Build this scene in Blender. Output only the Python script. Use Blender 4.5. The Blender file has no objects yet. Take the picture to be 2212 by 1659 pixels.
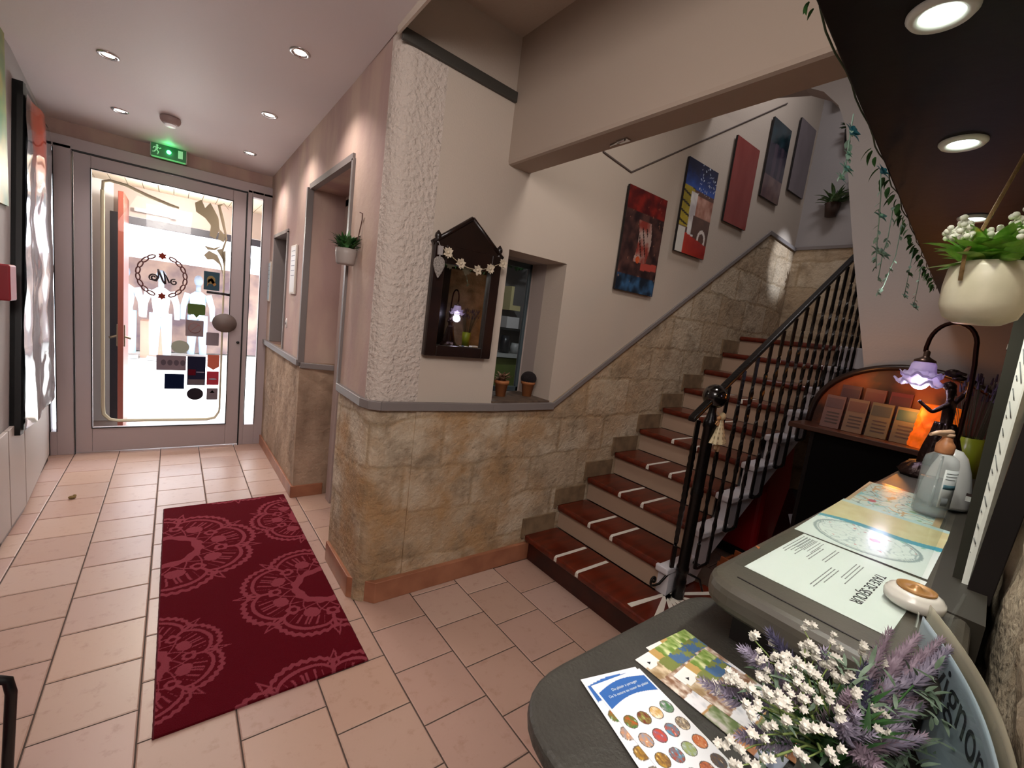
import bpy, bmesh, math, random
from mathutils import Vector, Matrix, noise
R=random.Random(7)
PI=math.pi
sc=bpy.context.scene
COL=sc.collection
# ------------------------------------------------------------------ camera
cam_d=bpy.data.cameras.new('camera'); cam=bpy.data.objects.new('camera',cam_d); COL.objects.link(cam)
YAW,PITCH,ROLL,FPX=.6631,.1348,.1244,951.8
cy,sy,cp,sp=math.cos(YAW),math.sin(YAW),math.cos(PITCH),math.sin(PITCH)
F=Vector((sy*cp,cy*cp,-sp)); RT=Vector((cy,-sy,0)); U=RT.cross(F)
cr,sr=math.cos(ROLL),math.sin(ROLL)
R2=cr*RT+sr*U; U2=-sr*RT+cr*U
m=Matrix.Identity(4)
for i in range(3): m[i][0]=R2[i]; m[i][1]=U2[i]; m[i][2]=-F[i]
m.translation=Vector((0,0,1.64)); cam.matrix_world=m
cam_d.sensor_width=36; cam_d.lens=36*FPX/2212; cam_d.clip_start=.02; cam_d.clip_end=200
sc.camera=cam
sc.view_settings.view_transform='Standard'; sc.view_settings.look='None'; sc.view_settings.gamma=1
sc.view_settings.use_curve_mapping=False; sc.view_settings.exposure=0.5
# ------------------------------------------------------------------ daylight and room light
w=bpy.data.worlds.new('sky'); sc.world=w; w.use_nodes=True
bg=w.node_tree.nodes['Background']; bg.inputs[0].default_value=(.80,.88,1,1); bg.inputs[1].default_value=9
def light(name,kind,loc,energy,color=(1,.86,.7),size=.1,target=None,spot=None,blend=.6,size_y=None):
    d=bpy.data.lights.new(name,kind); o=bpy.data.objects.new(name,d); COL.objects.link(o)
    d.energy=energy; d.color=color; o.location=loc
    if kind=='AREA':
        d.size=size
        if size_y: d.shape='RECTANGLE'; d.size_y=size_y
    elif kind=='SUN': d.angle=math.radians(1)
    else: d.shadow_soft_size=size
    if spot: d.spot_size=math.radians(spot); d.spot_blend=blend
    if target is not None:
        o.rotation_euler=(Vector(target)-Vector(loc)).to_track_quat('-Z','Y').to_euler()
    return o
light('sun','SUN',(0,9,8),8,(1,.97,.92),target=(.6,8.2,0))
# warm unseen fill lights, added on the reception side and over the stair foot
light('reception_fill','AREA',(-.35,.15,2.8),20,(1,.92,.86),1.0,(2.0,1.7,.9))
light('stair_foot_fill','AREA',(1.15,-.2,3.12),3,(1,.9,.84),.6,(1.2,1.6,1.5))
light('corridor_fill','AREA',(-.1,-.6,2.85),24,(1,.91,.88),.7,(0,2.5,.6))  # unseen fill added to brighten the corridor
light('upper_landing_fill','AREA',(4.0,1.3,4.85),13,(.97,.93,.95),.6,(3.6,1.9,1.8))  # unseen fill added high in the stairwell
light('stairwell_fill','AREA',(1.9,.9,3.3),9,(1,.92,.86),.4,(2.6,2.0,1.2))  # added fill, lifts the stair wall behind the bulkhead
light('upper_window_gleam','SPOT',(4.95,-.3,4.75),420,(.80,.87,1),.02,(5.14,2.21,2.62),11,.8)
# ------------------------------------------------------------------ materials
MATS={}
def lin(c):
    return tuple((x/12.92 if x<=.04045 else ((x+.055)/1.055)**2.4) for x in c)
def hx(s):
    s=s.lstrip('#'); return lin(tuple(int(s[i:i+2],16)/255 for i in (0,2,4)))
def M(name,col,rough=.6,metal=0,var=None,vs=4,vd=4,vmin=.35,vmax=.65,bump=0,bs=30,bd=4,emit=None,es=1,stretch=None,alpha=None,spec=None,trans=None,coat=None,bdist=.01,ior=None,sss=None):
    if name in MATS: return MATS[name]
    mt=bpy.data.materials.new(name); mt.use_nodes=True; nt=mt.node_tree; b=nt.nodes['Principled BSDF']
    c=hx(col) if isinstance(col,str) else col
    b.inputs['Base Color'].default_value=(*c,1); b.inputs['Roughness'].default_value=rough; b.inputs['Metallic'].default_value=metal
    if spec is not None: b.inputs['Specular IOR Level'].default_value=spec
    if coat: b.inputs['Coat Weight'].default_value=coat
    if ior: b.inputs['IOR'].default_value=ior
    if trans: b.inputs['Transmission Weight'].default_value=trans
    if alpha is not None: b.inputs['Alpha'].default_value=alpha
    if sss: b.inputs['Subsurface Weight'].default_value=sss; b.inputs['Subsurface Scale'].default_value=.02
    if emit: b.inputs['Emission Color'].default_value=(*hx(emit),1); b.inputs['Emission Strength'].default_value=es
    tc=None
    def coords(st):
        g=nt.nodes.new('ShaderNodeNewGeometry'); mp=nt.nodes.new('ShaderNodeMapping')
        nt.links.new(g.outputs['Position'],mp.inputs[0]); mp.inputs['Scale'].default_value=st or (1,1,1); return mp.outputs[0]
    if var:
        n=nt.nodes.new('ShaderNodeTexNoise'); n.inputs['Scale'].default_value=vs; n.inputs['Detail'].default_value=vd
        nt.links.new(coords(stretch),n.inputs['Vector'])
        r=nt.nodes.new('ShaderNodeMapRange'); r.inputs[1].default_value=vmin; r.inputs[2].default_value=vmax
        nt.links.new(n.outputs['Fac'],r.inputs[0])
        mx=nt.nodes.new('ShaderNodeMix'); mx.data_type='RGBA'
        mx.inputs[6].default_value=(*c,1); mx.inputs[7].default_value=(*hx(var),1)
        nt.links.new(r.outputs[0],mx.inputs[0]); nt.links.new(mx.outputs[2],b.inputs['Base Color'])
    if bump:
        n=nt.nodes.new('ShaderNodeTexNoise'); n.inputs['Scale'].default_value=bs; n.inputs['Detail'].default_value=bd
        nt.links.new(coords(None),n.inputs['Vector'])
        bp=nt.nodes.new('ShaderNodeBump'); bp.inputs['Strength'].default_value=bump; bp.inputs['Distance'].default_value=bdist
        nt.links.new(n.outputs['Fac'],bp.inputs['Height']); nt.links.new(bp.outputs[0],b.inputs['Normal'])
    MATS[name]=mt; return mt
def Mattr(name,rough=.6,bump=0,bs=60,coat=None,spec=None,metal=0):
    if name in MATS: return MATS[name]
    mt=bpy.data.materials.new(name); mt.use_nodes=True; nt=mt.node_tree; b=nt.nodes['Principled BSDF']
    a=nt.nodes.new('ShaderNodeAttribute'); a.attribute_name='Col'; nt.links.new(a.outputs['Color'],b.inputs['Base Color'])
    b.inputs['Roughness'].default_value=rough; b.inputs['Metallic'].default_value=metal
    if coat: b.inputs['Coat Weight'].default_value=coat; b.inputs['Coat Roughness'].default_value=.08
    if spec is not None: b.inputs['Specular IOR Level'].default_value=spec
    if bump:
        g=nt.nodes.new('ShaderNodeNewGeometry'); n=nt.nodes.new('ShaderNodeTexNoise'); n.inputs['Scale'].default_value=bs; n.inputs['Detail'].default_value=5
        nt.links.new(g.outputs['Position'],n.inputs['Vector'])
        bp=nt.nodes.new('ShaderNodeBump'); bp.inputs['Strength'].default_value=bump; bp.inputs['Distance'].default_value=.01
        nt.links.new(n.outputs['Fac'],bp.inputs['Height']); nt.links.new(bp.outputs[0],b.inputs['Normal'])
    MATS[name]=mt; return mt
def Mpane(name,tint=(.95,.97,.97),rough=.02,ior=1.3):
    if name in MATS: return MATS[name]
    mt=bpy.data.materials.new(name); mt.use_nodes=True; nt=mt.node_tree; nt.nodes.clear()
    o=nt.nodes.new('ShaderNodeOutputMaterial'); t=nt.nodes.new('ShaderNodeBsdfTransparent'); t.inputs[0].default_value=(*tint,1)
    g=nt.nodes.new('ShaderNodeBsdfGlossy'); g.inputs['Roughness'].default_value=rough; g.inputs[0].default_value=(1,1,1,1)
    f=nt.nodes.new('ShaderNodeFresnel'); f.inputs[0].default_value=ior
    mx=nt.nodes.new('ShaderNodeMixShader'); ge=nt.nodes.new('ShaderNodeNewGeometry'); iv=nt.nodes.new('ShaderNodeMath'); iv.operation='SUBTRACT'; iv.inputs[0].default_value=1; nt.links.new(ge.outputs['Backfacing'],iv.inputs[1])
    mu=nt.nodes.new('ShaderNodeMath'); mu.operation='MULTIPLY'; nt.links.new(f.outputs[0],mu.inputs[0]); nt.links.new(iv.outputs[0],mu.inputs[1]); nt.links.new(mu.outputs[0],mx.inputs[0]); nt.links.new(t.outputs[0],mx.inputs[1]); nt.links.new(g.outputs[0],mx.inputs[2]); nt.links.new(mx.outputs[0],o.inputs[0])
    MATS[name]=mt; return mt
def Mvinyl(name,col,tr=.45):
    if name in MATS: return MATS[name]
    mt=bpy.data.materials.new(name); mt.use_nodes=True; nt=mt.node_tree; nt.nodes.clear(); c=(*hx(col),1)
    o=nt.nodes.new('ShaderNodeOutputMaterial'); d=nt.nodes.new('ShaderNodeBsdfDiffuse'); t=nt.nodes.new('ShaderNodeBsdfTranslucent'); d.inputs[0].default_value=c; t.inputs[0].default_value=c
    mx=nt.nodes.new('ShaderNodeMixShader'); mx.inputs[0].default_value=tr; nt.links.new(d.outputs[0],mx.inputs[1]); nt.links.new(t.outputs[0],mx.inputs[2]); nt.links.new(mx.outputs[0],o.inputs[0])
    MATS[name]=mt; return mt
def Mstone():
    mt=bpy.data.materials.new('sandstone_blocks'); mt.use_nodes=True; nt=mt.node_tree; b=nt.nodes['Principled BSDF']; b.inputs['Roughness'].default_value=.9
    N=nt.nodes.new; L=nt.links.new
    g=N('ShaderNodeNewGeometry'); sx=N('ShaderNodeSeparateXYZ'); L(g.outputs['Position'],sx.inputs[0])
    ad=N('ShaderNodeMath'); ad.operation='SUBTRACT'; L(sx.outputs[0],ad.inputs[0]); L(sx.outputs[1],ad.inputs[1])
    wn=N('ShaderNodeTexNoise'); wn.inputs['Scale'].default_value=3.5; wn.inputs['Detail'].default_value=4; L(g.outputs['Position'],wn.inputs['Vector'])
    ws=N('ShaderNodeMath'); ws.operation='MULTIPLY_ADD'; L(wn.outputs['Fac'],ws.inputs[0]); ws.inputs[1].default_value=.12; L(sx.outputs[2],ws.inputs[2])
    cx=N('ShaderNodeCombineXYZ'); L(ad.outputs[0],cx.inputs[0]); L(ws.outputs[0],cx.inputs[1])
    br=N('ShaderNodeTexBrick'); br.inputs['Scale'].default_value=1; br.inputs['Brick Width'].default_value=.47; br.inputs['Row Height'].default_value=.275
    br.inputs['Mortar Size'].default_value=.022; br.inputs['Mortar Smooth'].default_value=1; br.inputs['Bias'].default_value=0
    br.inputs['Color1'].default_value=(*hx('C9BAA3'),1); br.inputs['Color2'].default_value=(*hx('B19C81'),1); br.inputs['Mortar'].default_value=(*hx('A8957A'),1)
    L(cx.outputs[0],br.inputs['Vector'])
    n1=N('ShaderNodeTexNoise'); n1.inputs['Scale'].default_value=2.6; n1.inputs['Detail'].default_value=8; n1.inputs['Roughness'].default_value=.6; L(g.outputs['Position'],n1.inputs['Vector'])
    rp=N('ShaderNodeMapRange'); rp.inputs[1].default_value=.40; rp.inputs[2].default_value=.60; L(n1.outputs['Fac'],rp.inputs[0])
    # ochre repair mortar, densest in the low part beside the stair foot
    hz=N('ShaderNodeMapRange'); hz.inputs[1].default_value=3.4; hz.inputs[2].default_value=1.5; hz.inputs[3].default_value=.3; hz.inputs[4].default_value=1; L(sx.outputs[0],hz.inputs[0])
    mu=N('ShaderNodeMath'); mu.operation='MULTIPLY'; L(rp.outputs[0],mu.inputs[0]); L(hz.outputs[0],mu.inputs[1])
    m1=N('ShaderNodeMix'); m1.data_type='RGBA'; L(mu.outputs[0],m1.inputs[0]); L(br.outputs['Color'],m1.inputs[6]); m1.inputs[7].default_value=(*hx('AA875F'),1)
    n2=N('ShaderNodeTexNoise'); n2.inputs['Scale'].default_value=7; n2.inputs['Detail'].default_value=9; n2.inputs['Roughness'].default_value=.65; L(g.outputs['Position'],n2.inputs['Vector'])
    r2=N('ShaderNodeMapRange'); r2.inputs[1].default_value=.48; r2.inputs[2].default_value=.70; r2.inputs[4].default_value=.75; L(n2.outputs['Fac'],r2.inputs[0])
    m2=N('ShaderNodeMix'); m2.data_type='RGBA'; L(r2.outputs[0],m2.inputs[0]); L(m1.outputs[2],m2.inputs[6]); m2.inputs[7].default_value=(*hx('7E6C55'),1)
    L(m2.outputs[2],b.inputs['Base Color'])
    n3=N('ShaderNodeTexNoise'); n3.inputs['Scale'].default_value=38; n3.inputs['Detail'].default_value=6; L(g.outputs['Position'],n3.inputs['Vector'])
    am=N('ShaderNodeMath'); am.operation='MULTIPLY_ADD'; L(n2.outputs['Fac'],am.inputs[0]); am.inputs[1].default_value=2.2; L(n3.outputs['Fac'],am.inputs[2])
    fm=N('ShaderNodeMath'); fm.operation='MULTIPLY_ADD'; L(br.outputs['Fac'],fm.inputs[0]); fm.inputs[1].default_value=-.22; L(am.outputs[0],fm.inputs[2])
    bp=N('ShaderNodeBump'); bp.inputs['Strength'].default_value=.55; bp.inputs['Distance'].default_value=.02; L(fm.outputs[0],bp.inputs['Height']); L(bp.outputs[0],b.inputs['Normal'])
    MATS['stone']=mt; return mt
STONE=Mstone()
m_white=M('cream_plaster','BEB0A2',.85,bump=.12,bs=90,bd=3)
m_white2=M('grey_white_plaster','A09A98',.85,bump=.1,bs=80)
m_ceil=M('ceiling_paint','D6CBCB',.6,bump=.05,bs=60)
m_pink=M('pink_lime_plaster','AC8F88',.8,var='C6AE9C',vs=2.0,vd=5,stretch=(1.7,1.7,.55),vmin=.40,vmax=.72,bump=.25,bs=24)
m_stucco=M('rough_white_stucco','C9BBB0',.95,bump=1,bs=42,bd=6,bdist=.022)
m_rough=M('rough_stone_render','B59C84',.95,var='8C7561',vs=5,stretch=(1,1,.5),bump=.9,bs=18,bd=7,bdist=.02)
m_rail=M('grey_painted_moulding','7B7370',.45)
m_alu=M('grey_aluminium_frame','A99C9C',.45,metal=.1)
m_black=M('black_seal','0B0A0C',.5)
m_terra=M('terracotta_skirting','8F5B42',.35,var='A36C50',vs=8)
m_iron=M('black_wrought_iron','14100F',.28,metal=.4,bump=.2,bs=60)
m_wood=M('dark_red_stair_wood','66200C',.28,var='4A1508',vs=6,stretch=(.8,4,4),coat=.3)
m_riser=M('cream_riser_paint','B59A84',.6)
m_strwhite=M('white_stringer_paint','CFCBD0',.6,bump=.1)
m_tape=M('white_stair_tape','D9D3C8',.7)
m_dark=M('dark_brown_wood','22110C',.35,var='170B08',vs=8,coat=.15)
m_counter=M('grey_brown_worktop','4E4A3F',.42,var='46423A',vs=9,bump=.05,bs=200)
m_soffit=M('black_brown_panel','0C0807',.5,bump=.05,spec=.2)
m_chrome=M('chrome','C8C8C8',.15,metal=1)
m_paper=M('white_paper','E4E8E4',.5)
m_green=M('leaf_green','3F7A1C',.5,var='6FA436',vs=30)
m_dkgreen=M('dark_leaf_green','254A22',.55,var='3C6B33',vs=40)
m_petal=M('white_petal','D2CFC4',.6)
m_lav=M('lavender_bloom','837C90',.7,var='A79EB0',vs=60)
m_blackp=M('black_plastic','0C0B0D',.35)
m_rope=M('jute_rope','9A7C50',.9,bump=.5,bs=300)
m_attr=Mattr('printed_surface',.45)
m_gloss=Mattr('glossy_print',.16,coat=.5)
m_pane=Mpane('window_glass')
m_acryl=Mpane('clear_acrylic',(.95,.96,.96),ior=1.12)
# ------------------------------------------------------------------ mesh helpers
class MB:
    def __init__(s): s.v=[]; s.f=[]; s.sm=[]; s.col=None; s.mi=[]; s.cm=0
    def add(s,vs,fs,smooth=False):
        o=len(s.v); s.v+=[tuple(v) for v in vs]; s.f+=[tuple(i+o for i in f) for f in fs]; s.sm+=[smooth]*len(fs); s.mi+=[s.cm]*len(fs); return s
    def box(s,x0,x1,y0,y1,z0,z1,mat=None):
        vs=[Vector((x,y,z)) for z in (z0,z1) for x,y in ((x0,y0),(x1,y0),(x1,y1),(x0,y1))]
        if mat: vs=[mat@v for v in vs]
        return s.add(vs,[(0,3,2,1),(4,5,6,7),(0,1,5,4),(1,2,6,5),(2,3,7,6),(3,0,4,7)])
    def hexa(s,vs): return s.add(vs,[(0,3,2,1),(4,5,6,7),(0,1,5,4),(1,2,6,5),(2,3,7,6),(3,0,4,7)])
    def prism(s,pts,z0,z1,fn=None,smooth=False):
        n=len(pts); f=fn or (lambda x,y,z:(x,y,z))
        vs=[f(p[0],p[1],z0) for p in pts]+[f(p[0],p[1],z1) for p in pts]
        s.add(vs,[tuple(range(n-1,-1,-1)),tuple(range(n,2*n))]); o=len(s.v)-2*n
        for i in range(n): s.f.append((o+i,o+(i+1)%n,o+n+(i+1)%n,o+n+i)); s.sm.append(smooth); s.mi.append(s.cm)
        return s
    def tube(s,pts,r,n=10,cap=True,smooth=True,flat=None):
        P=[Vector(p) for p in pts]; k=len(P); rs=r if isinstance(r,(list,tuple)) else [r]*k
        T=[(P[min(i+1,k-1)]-P[max(i-1,0)]).normalized() for i in range(k)]
        a=T[0].orthogonal().normalized(); vs=[]
        for i in range(k):
            a=(a-T[i]*a.dot(T[i])).normalized(); b=T[i].cross(a)
            for j in range(n):
                t=2*PI*j/n; vs.append(P[i]+(a*math.cos(t)+b*math.sin(t)*(flat or 1))*rs[i])
        fs=[(i*n+j,i*n+(j+1)%n,(i+1)*n+(j+1)%n,(i+1)*n+j) for i in range(k-1) for j in range(n)]
        s.add(vs,fs,smooth)
        if cap:
            o=len(s.v)-k*n; s.f+= [tuple(o+j for j in range(n-1,-1,-1)),tuple(o+(k-1)*n+j for j in range(n))]; s.sm+=[False]*2; s.mi+=[s.cm]*2
        return s
    def lathe(s,prof,n=24,c=(0,0,0),mat=None,smooth=True,wob=None):
        vs=[]; k=len(prof)
        for r,z in prof:
            for j in range(n):
                t=2*PI*j/n; rr,zz=(r,z) if not wob else wob(r,z,t)
                v=Vector((c[0]+rr*math.cos(t),c[1]+rr*math.sin(t),c[2]+zz)); vs.append(mat@v if mat else v)
        fs=[(i*n+j,i*n+(j+1)%n,(i+1)*n+(j+1)%n,(i+1)*n+j) for i in range(k-1) for j in range(n)]
        return s.add(vs,fs,smooth)
    def ball(s,c,r,n=14,m=8,sc=(1,1,1),mat=None):
        pr=[(max(1e-4,math.sin(PI*i/m))*r,-math.cos(PI*i/m)*r) for i in range(m+1)]
        T=Matrix.Translation(Vector(c))@(mat or Matrix())@Matrix.Diagonal((*sc,1)); return s.lathe(pr,n,(0,0,0),T)
    def quad(s,a,b,c,d): return s.add([a,b,c,d],[(0,1,2,3)])
    def build(s,name,mat,parent=None,bevel=None,solid=None):
        me=bpy.data.meshes.new(name); me.from_pydata(s.v,[],s.f)
        for m_ in (mat if isinstance(mat,(list,tuple)) else [mat]): me.materials.append(m_)
        me.polygons.foreach_set('use_smooth',s.sm); me.polygons.foreach_set('material_index',s.mi)
        if s.col:
            a=me.color_attributes.new('Col','FLOAT_COLOR','POINT'); fl=[]
            for c in s.col: fl+=[*c,1]
            a.data.foreach_set('color',fl)
        me.update(); me.validate()
        o=bpy.data.objects.new(name,me); COL.objects.link(o)
        if parent: o.parent=parent
        if bevel:
            b=o.modifiers.new('b','BEVEL'); b.width=bevel; b.segments=3; b.limit_method='ANGLE'; b.angle_limit=math.radians(40)
        if solid:
            q=o.modifiers.new('s','SOLIDIFY'); q.thickness=solid; q.offset=-1
        return o
def tag(o,label,cat,group=None,kind=None):
    if label: o['label']=label
    if cat: o['category']=cat
    if group: o['group']=group
    if kind: o['kind']=kind
    return o
def thing(name,label,cat,loc=(0,0,0),rot=(0,0,0),group=None):
    o=bpy.data.objects.new(name,None); COL.objects.link(o); o.location=loc; o.rotation_euler=rot; o.empty_display_size=.05
    return tag(o,label,cat,group)
def struct(name,mb,mat,parent=None,**k):
    o=mb.build(name,mat,parent,**k)
    if not parent: o['kind']='structure'
    return o
def reroot(root,loc):
    """put an origin-built thing's empty at loc, its world-built parts staying where they are"""
    root.location=loc
    for c in root.children: c.location=c.location-Vector(loc)
def copy_tree(o,parent=None):
    c=o.copy(); COL.objects.link(c)
    if parent: c.parent=parent
    for ch in list(o.children): copy_tree(ch,c)
    return c
def grid(name,W,H,nx,ny,fn,mat,parent=None,xf=None,solid=.0006,z=None):
    """a printed sheet in its local XY plane, colour fn(u,v) in 0..1 sRGB"""
    b=MB(); vs=[];cols=[]
    for j in range(ny+1):
        for i in range(nx+1):
            u,v=i/nx,j/ny; vs.append((u*W,v*H,z(u,v) if z else 0)); cols.append(lin(fn(u,v)))
    fs=[(j*(nx+1)+i,j*(nx+1)+i+1,(j+1)*(nx+1)+i+1,(j+1)*(nx+1)+i) for j in range(ny) for i in range(nx)]
    b.add(vs,fs,bool(z)); b.col=cols
    o=b.build(name,mat,parent,solid=solid)
    if xf: o.matrix_local=xf
    return o
def frame_xf(o,ux,uy):
    ux=Vector(ux).normalized(); uy=Vector(uy); uy=(uy-ux*uy.dot(ux)).normalized(); n=ux.cross(uy)
    m_=Matrix.Identity(4)
    for i in range(3): m_[i][0]=ux[i]; m_[i][1]=uy[i]; m_[i][2]=n[i]
    m_.translation=Vector(o); return m_
def text(name,body,size,xf,mat,parent=None,extrude=.0003,align='LEFT',shear=0,mirror=False,sx=1):
    cu=bpy.data.curves.new(name,'FONT'); cu.body=body; cu.size=size; cu.extrude=extrude; cu.align_x=align; cu.shear=shear
    t=bpy.data.objects.new(name,cu); me=bpy.data.meshes.new_from_object(t); bpy.data.objects.remove(t)
    if sx!=1:
        for v in me.vertices: v.co.x*=sx
    me.materials.clear(); me.materials.append(mat)
    o=bpy.data.objects.new(name,me); COL.objects.link(o)
    if parent: o.parent=parent
    o.matrix_local=xf; return o
def mix(a,b,t): return tuple(x+(y-x)*t for x,y in zip(a,b))
def h2(s): s=s.lstrip('#'); return tuple(int(s[i:i+2],16)/255 for i in (0,2,4))
def nz(x,y,z=0,k=1): return noise.noise(Vector((x*k,y*k,z)))
def fb(x,y,z=0): return nz(x,y,z)+.5*nz(2*x,2*y,z+5)+.25*nz(4*x,4*y,z+9)
# ================================================================== THE SETTING
# --- tiled floor: every tile cut out of one mesh, grout below
S=.3035; X0=-.994
OFF={0:.11,1:.1791*1.64,2:.0857*1.64,3:.172*1.64,4:.0706*1.64,5:.1644*1.64,6:.0838*1.64,7:.0078*1.64,8:.1149*1.64,9:.0315*1.64}
def build_floor():
    b=MB(); cols=[]
    g=.0028; base=[h2('BC9F90'),h2('C2A696'),h2('B89A8A'),h2('C0A18E'),h2('BB9D91')]
    for i in range(0,22):
        xa=X0+S*i; off=OFF.get(i,(.11 if i%2 else .26))
        for j in range(-7,25):
            ya=off-.3035*2+S*(j-1)
            if ya>5.33 or ya<-2.2 or xa>5.4: continue
            x0,x1,y0,y1=xa+g,xa+S-g,ya+g,min(ya+S-g,5.37)
            if y1-y0<.01: continue
            c=mix(R.choice(base),h2('A88374'),R.random()*.5)
            e=.004; hgt=0
            vs=[(x0,y0,-.003),(x1,y0,-.003),(x1,y1,-.003),(x0,y1,-.003),(x0+e,y0+e,hgt),(x1-e,y0+e,hgt),(x1-e,y1-e,hgt),(x0+e,y1-e,hgt)]
            b.add(vs,[(4,5,6,7),(0,1,5,4),(1,2,6,5),(2,3,7,6),(3,0,4,7)]); cols+=[lin(c)]*8
    b.col=cols
    mt=Mattr('floor_tile_glaze',.33); nt=mt.node_tree; B=nt.nodes['Principled BSDF']; at=nt.nodes['Attribute'] if 'Attribute' in nt.nodes else [n for n in nt.nodes if n.type=='ATTRIBUTE'][0]
    ge=nt.nodes.new('ShaderNodeNewGeometry')
    n=nt.nodes.new('ShaderNodeTexNoise'); n.inputs['Scale'].default_value=16; n.inputs['Detail'].default_value=8; n.inputs['Roughness'].default_value=.7; nt.links.new(ge.outputs['Position'],n.inputs['Vector'])
    r=nt.nodes.new('ShaderNodeMapRange'); r.inputs[1].default_value=.55; r.inputs[2].default_value=.78; r.inputs[4].default_value=.55; nt.links.new(n.outputs['Fac'],r.inputs[0])
    mx=nt.nodes.new('ShaderNodeMix'); mx.data_type='RGBA'; nt.links.new(r.outputs[0],mx.inputs[0]); nt.links.new(at.outputs['Color'],mx.inputs[6]); mx.inputs[7].default_value=(*hx('8A5F48'),1); nt.links.new(mx.outputs[2],B.inputs['Base Color'])
    bp=nt.nodes.new('ShaderNodeBump'); bp.inputs['Strength'].default_value=.12; bp.inputs['Distance'].default_value=.004; nt.links.new(n.outputs['Fac'],bp.inputs['Height']); nt.links.new(bp.outputs[0],B.inputs['Normal'])
    fl=struct('floor',b,mt)
    gb=MB().box(-.95,5.6,-2.4,5.37,-.1,-.003); gr=gb.build('grout',M('dark_grout','4A3B33',.9),fl); return fl
build_floor()
XL=-.8; YD=5.38; YS=2.21; XR=.815
def zc(y): return 2.93-.035*(y-2.2)
XF=.78 # right wall x at far end
def xw(y): return XR+(XF-XR)*(y-2.3)/(YD-2.3)
# --- ceilings
b=MB(); b.hexa([(XL-.1,-2.4,zc(-2.4)),(.81,-2.4,zc(-2.4)),(.81,YD+.1,zc(YD+.1)),(XL-.1,YD+.1,zc(YD+.1)),(XL-.1,-2.4,3.3),(.81,-2.4,3.3),(.81,YD+.1,3.3),(XL-.1,YD+.1,3.3)])
struct('ceiling',b,m_ceil)
struct('ceiling_stair_foot',MB().box(.81,1.5,-2.4,2.21,3.2,3.3),m_white)
struct('ceiling_stairwell',MB().box(1.5,5.6,-2.4,2.4,5.0,5.1),m_white2)
# --- left wall
def xl(y): return -.78 if y<4.1 else -.78-.08*(y-4.1)/1.28
wl=struct('wall_left',MB().hexa([(-1,-2.4,0),(-.78,-2.4,0),(-.78,4.1,0),(-1,4.1,0),(-1,-2.4,3),(-.78,-2.4,3),(-.78,4.1,3),(-1,4.1,3)]).hexa([(-1,4.1,0),(-.78,4.1,0),(-.86,YD+.1,0),(-1,YD+.1,0),(-1,4.1,3),(-.78,4.1,3),(-.86,YD+.1,3),(-1,YD+.1,3)]),m_white2)
# --- entrance wall: lintel strip above the aluminium front
we=struct('wall_entrance',MB().box(-.95,XF+.3,YD,YD+.2,2.63,2.95),m_pink)
# --- right corridor wall with hatch recess and doorway; upper plaster / lower stone render
YJ=3.78; YN=2.745; ZD=2.46; RZ=1.13
Y1,Y2=4.46,5.12; HZ0,HZ1=1.16,2.2
def wallx(bb,y0,y1,z0,z1,t=.3):
    bb.hexa([(xw(y0),y0,z0),(xw(y0)+t,y0,z0),(xw(y1)+t,y1,z0),(xw(y1),y1,z0),(xw(y0),y0,z1),(xw(y0)+t,y0,z1),(xw(y1)+t,y1,z1),(xw(y1),y1,z1)])
up=MB(); wallx(up,YJ,YD,HZ1,3.0); wallx(up,Y2,YD,RZ,HZ1); wallx(up,YJ,Y1,RZ,HZ1); wallx(up,YN,YJ,ZD,3.0); wallx(up,2.3,YN,RZ,3.0,.1)
wr=struct('wall_right',up,m_pink)
lo=MB(); wallx(lo,YJ,YD,0,RZ); lo.build('rough_lower_render',m_rough,wr)
lo=MB(); wallx(lo,2.3,YN,0,RZ,.1); lo.build('stone_pier',STONE,wr)
struct('wall_hatch',MB().box(xw(Y1)+.12,xw(Y1)+.16,Y1,Y2,RZ,HZ1),M('grey_hatch_board','7A6F72',.5))
# recess behind the doorway: jamb, casing and door
struct('wall_doorway',MB().box(1.1,1.16,3.0,3.78,0,2.6).box(.83,1.4,YN-.15,YN-.05,0,3.0).box(1.16,1.3,2.5,3.9,0,2.6).box(.9,1.16,YN-.15,3.9,2.5,2.6),m_pink)
dr=struct('door_2',MB().box(1.05,1.09,2.78,3.55,0,2.36),M('pale_taupe_door','9C8A84',.5),bevel=.004)
MB().box(1.03,1.1,3.55,3.66,0,2.42).box(1.03,1.1,2.72,3.66,2.36,2.44).build('door_casing',M('pale_casing','A8968F',.5),dr,bevel=.006)
# --- chamfered corner and stair wall
YC=2.21
def corner(z0,z1,name,mat,parent=None):
    b=MB(); n=7; pts=[(XR,2.32)]
    for i in range(n+1):
        a=PI+ (PI/2)*i/n; pts.append((XR+.085+.085*math.cos(a),YC+.085+.085*math.sin(a)))
    pts+=[(XR+.26,YC),(XR+.26,YC+.1),(XR+.1,2.32)]
    return b.prism(pts,z0,z1).build(name,mat,parent)
ws=MB()
NX0,NX1,NZ0,NZ1=1.58,2.06,1.15,2.075
ws.box(XR+.26,NX0,YC,YC+.2,RZ,2.93).box(NX0,NX1,YC,YC+.2,NZ1,2.93).box(NX1,5.42,YC,YC+.2,1.13,5.0).box(XR,NX1,YC,YC+.2,2.93,5.0)
wst=struct('wall_stairs',ws,m_white)
corner(RZ,2.93,'rough_stucco_corner',m_stucco,wst)
corner(0,RZ,'stone_corner',STONE,wst)
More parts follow.
